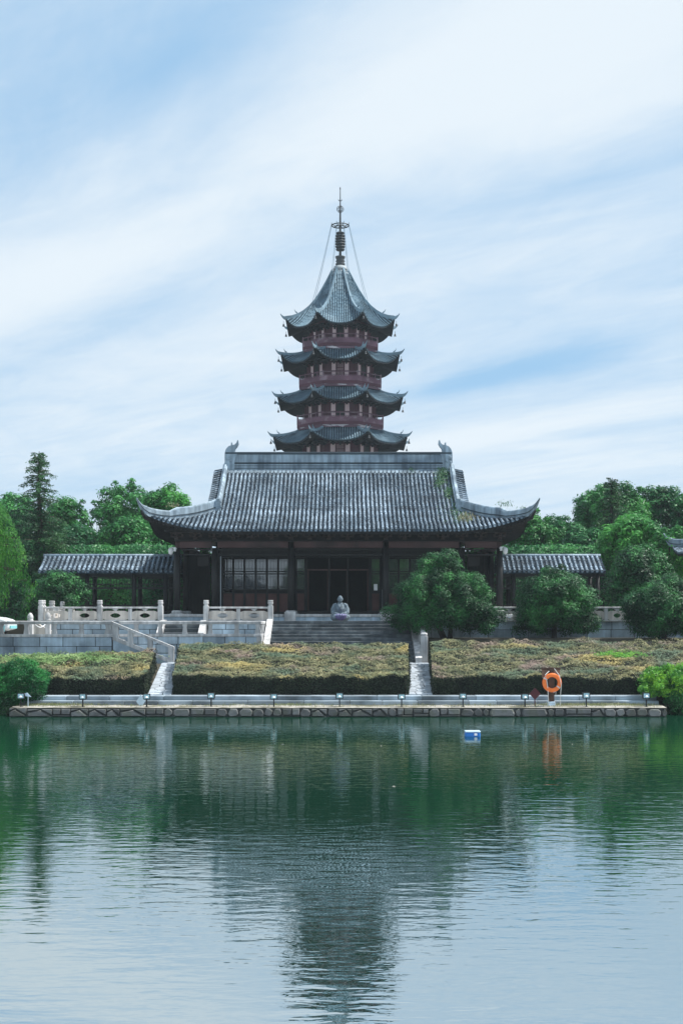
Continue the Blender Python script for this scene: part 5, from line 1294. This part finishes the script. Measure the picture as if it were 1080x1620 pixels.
# small leaves drifting on the pond
for px_, py_ in ((623,1245),(447,1178),(603,1181),(905,1178)):
    Y_ = 3.6*F/(py_-HZ); x_ = xx(px_,Y_); a_ = random.uniform(0,PI); l_, w_ = random.uniform(.04,.07), .02
    mb = MB(); mb.add([(x_-l_*math.cos(a_),Y_-l_*math.sin(a_),.006),(x_+w_*math.sin(a_),Y_-w_*math.cos(a_),.012),(x_+l_*math.cos(a_),Y_+l_*math.sin(a_),.008),(x_-w_*math.sin(a_),Y_+w_*math.cos(a_),.014)], [(0,1,2,3)])
    tag(mb.build('floating_leaf', M['cream']), {623:'small pale leaf drifting farthest out on the open pond', 447:'small pale leaf drifting on the pond left of the statue reflection', 603:'small pale leaf drifting left of the right path reflection', 905:'small pale leaf drifting on the pond right of the lifebuoy reflection'}[px_], 'leaf', 'leaves drifting on the pond')
# ---------------------------------------------------------------- vegetation
FT = 'round evergreen trees on the slope behind the hedge'
tree('evergreen_tree', 'largest round evergreen tree, in front of the right half of the hall', 'tree', FT, (xx(707,61.6),61.6,2.6), (xx(699,61.6),61.6,4.55), (2.35,2.0,1.55), 78, .60, 3500, .10, G1, .13, 2, -.75,
     extra=(((xx(650,61.4),61.4,3.65),(1.25,1.2,.75),14,.5),((xx(755,61.4),61.4,3.6),(1.1,1.2,.85),14,.5),((xx(700,61.6),61.6,6.15),(.95,.8,.75),10,.42)))
tree('evergreen_tree', 'middle round evergreen tree, in front of the right corridor', 'tree', FT, (xx(876,61.9),61.9,2.6), (xx(880,61.9),61.9,4.4), (1.95,1.8,1.40), 68, .56, 3500, .10, G1, .12, 1, -.75,
     extra=(((xx(845,61.7),61.7,3.45),(1.05,1.2,.7),12,.45),((xx(915,61.7),61.7,3.45),(1.0,1.2,.7),12,.45),((xx(878,61.9),61.9,5.45),(.8,.8,.8),10,.4)))
tree('evergreen_tree', 'bluish round evergreen tree cut off by the right edge of the picture', 'tree', FT, (xx(1050,61),61,2.6), (xx(1052,61),61,3.95), (1.95,1.7,1.55), 68, .56, 3300, .10, G1, .12, 1, -.75)
tree('evergreen_tree', 'dark leafy tree between the right corridor and the pavilion', 'tree', 'dark trees close behind the terrace', (xx(1014,69),69,3.5), (xx(1014,69),69,5.7), (1.65,1.6,2.0), 40, .7, 1700, .15, G1, .14, 1, -.7)
tree('evergreen_tree', 'small dark tree with pale spotted leaves in front of the left corridor end', 'tree', 'dark trees close behind the terrace', (xx(92,70),70,3.5), (xx(92,70),70,5.0), (1.6,1.2,1.2), 26, .55, 1700, .13, G1, .1, 1, -.8)
BT = 'broad leafy trees behind the corridors'
def bgt(label, px, py, Y, rx, ry, m=G3, n=42, rr=None, base_py=None, dens=None):
    s = Y/F; c = at(px,py,Y); R = (rx*s, max(rx,ry)*s*.8, ry*s); rr = rr or rx*s*.30
    tree('leafy_tree', label, 'tree', BT, (c.x,Y,3.4), (c.x,Y,c.z), R, n, rr, dens or 620, .24, m, .22, 1, -.8)
bgt('leafy tree at the far left, between the willow and the dark conifer', 25, 842, 88, 55, 68)
bgt('leafy tree right behind the dark conifer', 104, 838, 92, 44, 58, G2)
bgt('tall leafy tree with open crown left of the hall', 197, 822, 95, 52, 62, G3)
bgt('leafy tree touching the upturned left roof corner from behind', 262, 812, 92, 46, 48, G2)
bgt('lower bright leafy tree above the left corridor roof', 205, 868, 84, 62, 52, G2)
bgt('lower dark leafy tree above the left end of the corridor roof', 130, 880, 86, 52, 52, G3)
bgt('leafy tree under the left roof corner beside the hall', 265, 885, 84, 42, 42, G3)
bgt('leafy tree under the upturned right roof corner', 838, 852, 90, 44, 44, G2)
bgt('leafy tree between the right roof corner and the tallest right trees', 885, 858, 92, 46, 44, G3)
bgt('tall leafy tree at the left of the right-hand group', 945, 818, 95, 42, 54, G3)
bgt('tallest leafy tree of the right-hand group', 985, 815, 92, 44, 52, G2)
bgt('leafy tree with a rounded top right of the tallest one', 1040, 812, 95, 44, 50, G3)
bgt('leafy tree cut off by the right edge of the picture', 1092, 820, 92, 36, 46, G3)
bgt('bright green tree in front of the right-hand group', 1000, 862, 78, 58, 48, G2)
bgt('dark leafy tree above the right corridor roof', 930, 880, 84, 50, 45, G3)
bgt('leafy tree seen through the left gallery end of the hall', 305, 895, 90, 40, 45, G3)
bgt('leafy tree seen through the right gallery end of the hall', 772, 895, 90, 40, 45, G3)
bgt('bright leafy tree beside the pavilion roof', 1062, 880, 76, 42, 50, G2)
# dark undergrowth seen through the open corridors and gallery
r_ = MB(); P, D = [], []
for x0_, x1_, Y, z1 in ((-26,-8,80,8.2),(6.4,26,80,8.2)):
    for k in range(26000):
        x = random.uniform(x0_,x1_); z = random.uniform(3.4,z1); y = Y+random.gauss(0,.4)+.5*math.sin(x*1.7)+.4*math.sin(z*2.1+x); P.append((x,y,z)); D.append((random.uniform(-.4,.4),-1,.4))
o = leaf_obj('undergrowth', np.array(P), np.array(D), .22, G3, None, spread=.9, up=.4); o['kind'] = 'stuff'
o['label'] = 'dark green undergrowth seen through the open corridors'
mb = MB(); mb.box(-60,-6.5,80.9,81.1,3.3,7.6); mb.box(6.5,60,80.9,81.1,3.3,7.6); tag(mb.build('garden_wall', M['earth']), 'dark garden wall behind the undergrowth of the corridors', 'wall')
# opposite bank, mirrored in the door panes
r_ = thing('waterside_house', 'white house with a dark gabled roof on the opposite bank, mirrored in the door panes', 'house', (-13,-62,1))
mb = MB(); mb.box(-21,-9,-68,-62,-.5,7.5); mb.build('wall', M['white'], r_)
mb = MB(); mb.extrude([(-22,7.5),(-8,7.5),(-9.5,8.2),(-15,11.6),(-20.5,8.2)], lambda a,b,d: (a,d,b), -68.4,-61.6); mb.build('roof', M['pan'], r_)
for i, (x, h, w) in enumerate(((-34,17,7),(-23.5,15,4.6),(-5.5,14.5,3.6),(3,17,6),(14,18,7),(27,17,7))):
    tree('leafy_tree', 'leafy tree on the opposite bank, %s' % ('far left','left of the white house','right of the white house','facing the statue','facing the round trees','far right')[i], 'tree', 'trees on the opposite bank', (x,-64,-.5), (x,-64,h*.58), (w,w*.8,h*.42), 30, w*.34, 90, .6, G3, .3)
mb = MB(); mb.box(-299,299,-254,-58,-2.1,.4); struct('far_bank', mb, M['earth'])
# conifer
def conifer(label, px, py_top, Y, z0, wpx):
    s = Y/F; c = at(px,py_top,Y); r_ = thing('conifer', label, 'tree', (c.x,Y,z0)); H_ = c.z-z0
    mb = MB(); mb.tube([(c.x,Y,z0),(c.x+.1,Y,z0+H_*.5),(c.x-.05,Y,z0+H_*.8),(c.x,Y,c.z)], [.25,.18,.09,.02], 8); P, D = [], []
    n = 150
    for k in range(n):
        t = k/n; z = z0+H_*(.12+.87*t); a = k*2.4+random.uniform(-.5,.5); L_ = wpx*s*(1-t)**.55*random.choice((.35,.6,.9,1.1,1.3))*(.8 if t > .6 else 1.15)+.3
        e = Vector((c.x+math.cos(a)*L_, Y+math.sin(a)*L_, z+L_*random.uniform(-.30,.18)+ (0.12 if t > .8 else 0))); st_ = Vector((c.x,Y,z)); mid = st_.lerp(e,.55)+Vector((0,0,.12*L_))
        mb.tube([st_,mid,e], [.05*(1-t)+.02,.025,.01], 4, False)
        m_ = int(28+(70 if t > .6 else 150)*L_)
        for q in range(m_):
            u = random.random()**.75; p = st_.lerp(mid,u/.55) if u < .55 else mid.lerp(e,(u-.55)/.45); w = .05+.16*L_*.6*(1-abs(u-.6))
            P.append((p.x+random.gauss(0,w*.7), p.y+random.gauss(0,w*.7), p.z-abs(random.gauss(0,.13)))); D.append((random.gauss(0,.5),random.gauss(0,.5)-.3,.5))
    mb.build('trunk', M['bark'], r_); leaf_obj('needles', np.array(P), np.array(D), .17, GC, r_, spread=.7, aspect=.32)
conifer('dark pointed conifer rising above the left trees', 62, 714, 80, 3.4, 55)
conifer('dark conifer top poking out of the right-hand trees', 968, 756, 88, 3.4, 40)
# willow
wx, wy = xx(-14,57.5), 57.5
r_ = thing('willow_tree', 'weeping willow with hanging light green strands at the left edge', 'tree', (wx-.9,wy+1.2,1.5))
mb = MB(); mb.tube([(wx-.9,wy+1.2,1.4),(wx-.7,wy+1.0,4.5),(wx-.4,wy+.5,7.0)], [.3,.24,.15], 10)
P, D = [], []; nst = 420; bunch = [(random.uniform(0,2*PI), math.sqrt(random.random())) for _ in range(46)]; bl = [random.uniform(-.5,1.9) for _ in bunch]; bt = [random.uniform(-.9,.35) for _ in bunch]
for k in range(nst):
    bi = k%46; a = bunch[bi][0]+random.gauss(0,.08); rr_ = bunch[bi][1]*1.08+random.gauss(0,.04)
    tx, ty = wx+math.cos(a)*1.75*rr_, wy+math.sin(a)*1.6*rr_; tz = 9.25-2.6*max(0,(tx-wx)/1.75+.15)**1.4-.5*rr_-random.uniform(0,.5)+bt[bi]
    if k % 14 == 0: mb.tube([(wx-.4,wy+.5,6.8),((wx-.4+tx)/2,(wy+.5+ty)/2,tz+.1),(tx,ty,tz)], [.09,.05,.015], 5, False)
    zb = random.uniform(3.5,4.6)+max(0,bl[bi])+ (0 if random.random() < .75 else random.uniform(0,1.8)); L_ = max(.6,tz-zb); n = int(L_*13); dx, dy = random.gauss(0,.06), random.gauss(0,.06); ph = random.uniform(0,6)
    for q in range(n):
        u = (q+random.random())/n; P.append((tx+dx*u*L_*.3+.05*math.sin(3*u+ph)+.12*math.sin(PI*min(1,u*3))*math.cos(a)+random.gauss(0,.022), ty+dy*u*L_*.3+random.gauss(0,.022), tz-u*L_)); D.append((random.gauss(0,1),-abs(random.gauss(0,1)),.1))
for k in range(2500):   # leafy top
    a = random.uniform(0,2*PI); rr_ = math.sqrt(random.random()); tx, ty = wx+math.cos(a)*1.6*rr_, wy+math.sin(a)*1.5*rr_
    P.append((tx,ty,9.35-2.5*max(0,(tx-wx)/1.75+.15)**1.4-.7*rr_**2+random.gauss(0,.12))); D.append((0,-.4,1))
mb.build('trunk', M['bark'], r_); leaf_obj('hanging_strands', np.array(P), np.array(D), .135, GW, r_, spread=.6, up=0, aspect=.26, droop=(0,0,-1))
P, D = [], []
for k in range(5): 
    tx = -12.9-.13*k+random.uniform(-.1,.1)-1.3; L_ = random.uniform(.5,1.1)
    for q in range(int(L_*22)): P.append((tx+random.gauss(0,.03),58.6+random.gauss(0,.03),3.2-q/22)); D.append((random.gauss(0,1),-1,.1))
# bushes on the shore
def bush(nm, label, c, R, n, rr, dens, size, m, extra=(), grp='shrubs at both ends of the quay'):
    t = thing(nm, label, 'shrub', (c[0],c[1],.3), grp)
    mb = MB()
    for k in range(9): a = 2*PI*k/9; mb.tube([(c[0]+.1*math.cos(a),c[1]+.1*math.sin(a),.1),(c[0]+R[0]*.35*math.cos(a),c[1]+R[1]*.35*math.sin(a),c[2]*.7),(c[0]+R[0]*.7*math.cos(a),c[1]+R[1]*.7*math.sin(a),c[2]+R[2]*.4)], [.03,.02,.008], 4)
    mb.build('stems', M['bark'], t); cl = crown_clumps(c, R, n, rr, -.85)
    for e in extra: cl += crown_clumps(*e)
    P, D = clump_points(cl, dens); leaf_obj('foliage', P, D, size, m, t, spread=.9, up=.4, aspect=.38); return t
bush('bush', 'rounded deep green bush overhanging the left end of the quay', (xx(22,49.4),49.4,1.15), (1.45,.95,.88), 44, .36, 5200, .085, GB, extra=(((xx(-10,49.0),49.0,.45),(1.0,.5,.5),12,.3),))
bush('lime_shrub', 'bright lime green leafy shrub at the right end of the quay', (xx(1072,49.6),49.6,1.25), (1.35,.9,.62), 34, .34, 3800, .11, GY, extra=(((xx(1035,49.2),49.2,.95),(.55,.5,.35),8,.24),))
bush('dark_creeper', 'dark creeper hanging to the water right of the quay end', (xx(1094,49.3),49.3,.55), (1.05,.5,.8), 30, .34, 4200, .10, G1)
bush('dark_creeper', 'dark undergrowth reaching the water below the left bush', (xx(-22,48.8),48.8,.35), (1.0,.5,.6), 20, .3, 4200, .10, G1)
# weeds on the roofs and on the quay
def weeds(nm, label, pts, size, m, grp=None, up=.6, droop=None, aspect=.4, spread=.9):
    P = np.array(pts, float); o = leaf_obj(nm, P, np.tile(np.array([0,-.6,.6]), (len(P),1)), size, m, None, spread=spread, up=up, droop=droop, aspect=aspect); tag(o, label, 'plant', grp)
    o.location = tuple(P.mean(0)); n = len(o.data.vertices); co = np.empty(n*3); o.data.vertices.foreach_get('co', co); co = co.reshape(-1,3)-P.mean(0); o.data.vertices.foreach_set('co', co.ravel()); return o
def roofpts(blobs):
    out = []
    for px, py, sx2, sy2, n in blobs:
        for k in range(n):
            X = random.gauss(px,sx2); Yp = random.gauss(py,sy2)
            # find the point of the front slope seen there
            lo, hi = 0.0, 7.6
            for _ in range(18):
                t = (lo+hi)/2; y = HG.yf+t; z = HG.prof(t); 
                if HZ-(z-EYE)*F/y > Yp: lo = t
                else: hi = t
            y = HG.yf+t; out.append((xx(X,y), y-.02, HG.prof(t)+random.uniform(.05,.24)))
    return out
weeds('roof_creeper', 'dark green creeper patch high on the right part of the hall roof', roofpts([(701,752,5.5,7,650),(694,768,4,5,260),(710,782,4,6,330),(650,746,3,3,60)]), .105, GM)
weeds('roof_creeper', 'thin green creeper running down beside the right descending ridge', roofpts([(719,800,3,10,130),(722,818,4,6,160),(708,815,8,10,90),(735,820,8,5,110)]), .085, GM)
weeds('dry_grass_tuft', 'tuft of dry yellowish grass at the foot of the right descending ridge', roofpts([(738,822,7,3.5,200)]), .26, GD, up=.1, droop=(0,0,1), aspect=.10)
def tuft(label, px, py, Y, n, s, m, sz=.14): c = at(px,py,Y); weeds('ridge_weed', label, [(c.x+random.gauss(0,s),c.y+random.gauss(0,.1),c.z+abs(random.gauss(0,s*.7))) for _ in range(n)], sz, m, 'weeds growing on the hip ridges', up=.2, droop=(0,0,1), aspect=.25)
tuft('reddish dry weed tuft on the left hip ridge', 274, 802, 69.3, 60, .18, GD)
tuft('small green weed on the right hip ridge', 797, 801, 69.3, 70, .22, GM)
tuft('weed tuft halfway along the right hip ridge, near its tip', 826, 806, 68.6, 40, .16, GM)
P = []
for x0_, n in ((-2.2,60),(-1.6,60),(-10.5,140),(-11.2,160),(-9.6,40),(8.6,120),(9.4,140),(10.3,150),(11.0,160),(7.9,60),(-4.2,25),(2.5,20),(5.0,20)):
    for k in range(n*3): P.append((x0_+random.gauss(0,.45), 48.9+random.gauss(0,.22), .37+abs(random.gauss(0,.03))))
for k in range(1500): P.append((random.uniform(-12.1,11.9), random.uniform(47.85,49.15), .365+abs(random.gauss(0,.012))))
P = [p for p in P if 47.8 < p[1] < 49.18 and -12.2 < p[0] < 11.98]
o = leaf_obj('short_grass', np.array(P), np.tile(np.array([0,-.8,.3]), (len(P),1)), .085, leafmat('sparse_grass', [(.10,.14,.05),(.22,.24,.11),(.30,.28,.17)], 1.2, .2), None, spread=.6, up=.1, droop=(0,0,1), aspect=.16); o['kind'] = 'stuff'; o['label'] = 'sparse short grass along the quay top'
for o_ in list(bpy.data.objects):
    if o_.name.startswith('dry_grass_tuft'): o_['kind'] = 'stuff'; del o_['category']
# ---------------------------------------------------------------- haze
mb = MB(); mb.box(-310,310,-266,410,-3.2,54); hz_ = mb.build('haze', None) if False else None
me = bpy.data.meshes.new('haze'); me.from_pydata(mb.v, [], mb.f); hm = bpy.data.materials.new('thin_air_haze'); hm.use_nodes = True; N = hm.node_tree.nodes
N.remove(N['Principled BSDF']); v = N.new('ShaderNodeVolumePrincipled'); v.inputs['Color'].default_value = (.82,.92,1,1); v.inputs['Density'].default_value = .00022; v.inputs['Anisotropy'].default_value = 0.0
hm.node_tree.links.new(v.outputs[0], N['Material Output'].inputs['Volume']); me.materials.append(hm); hz_ = bpy.data.objects.new('haze', me); COL.objects.link(hz_); hz_['kind'] = 'stuff'
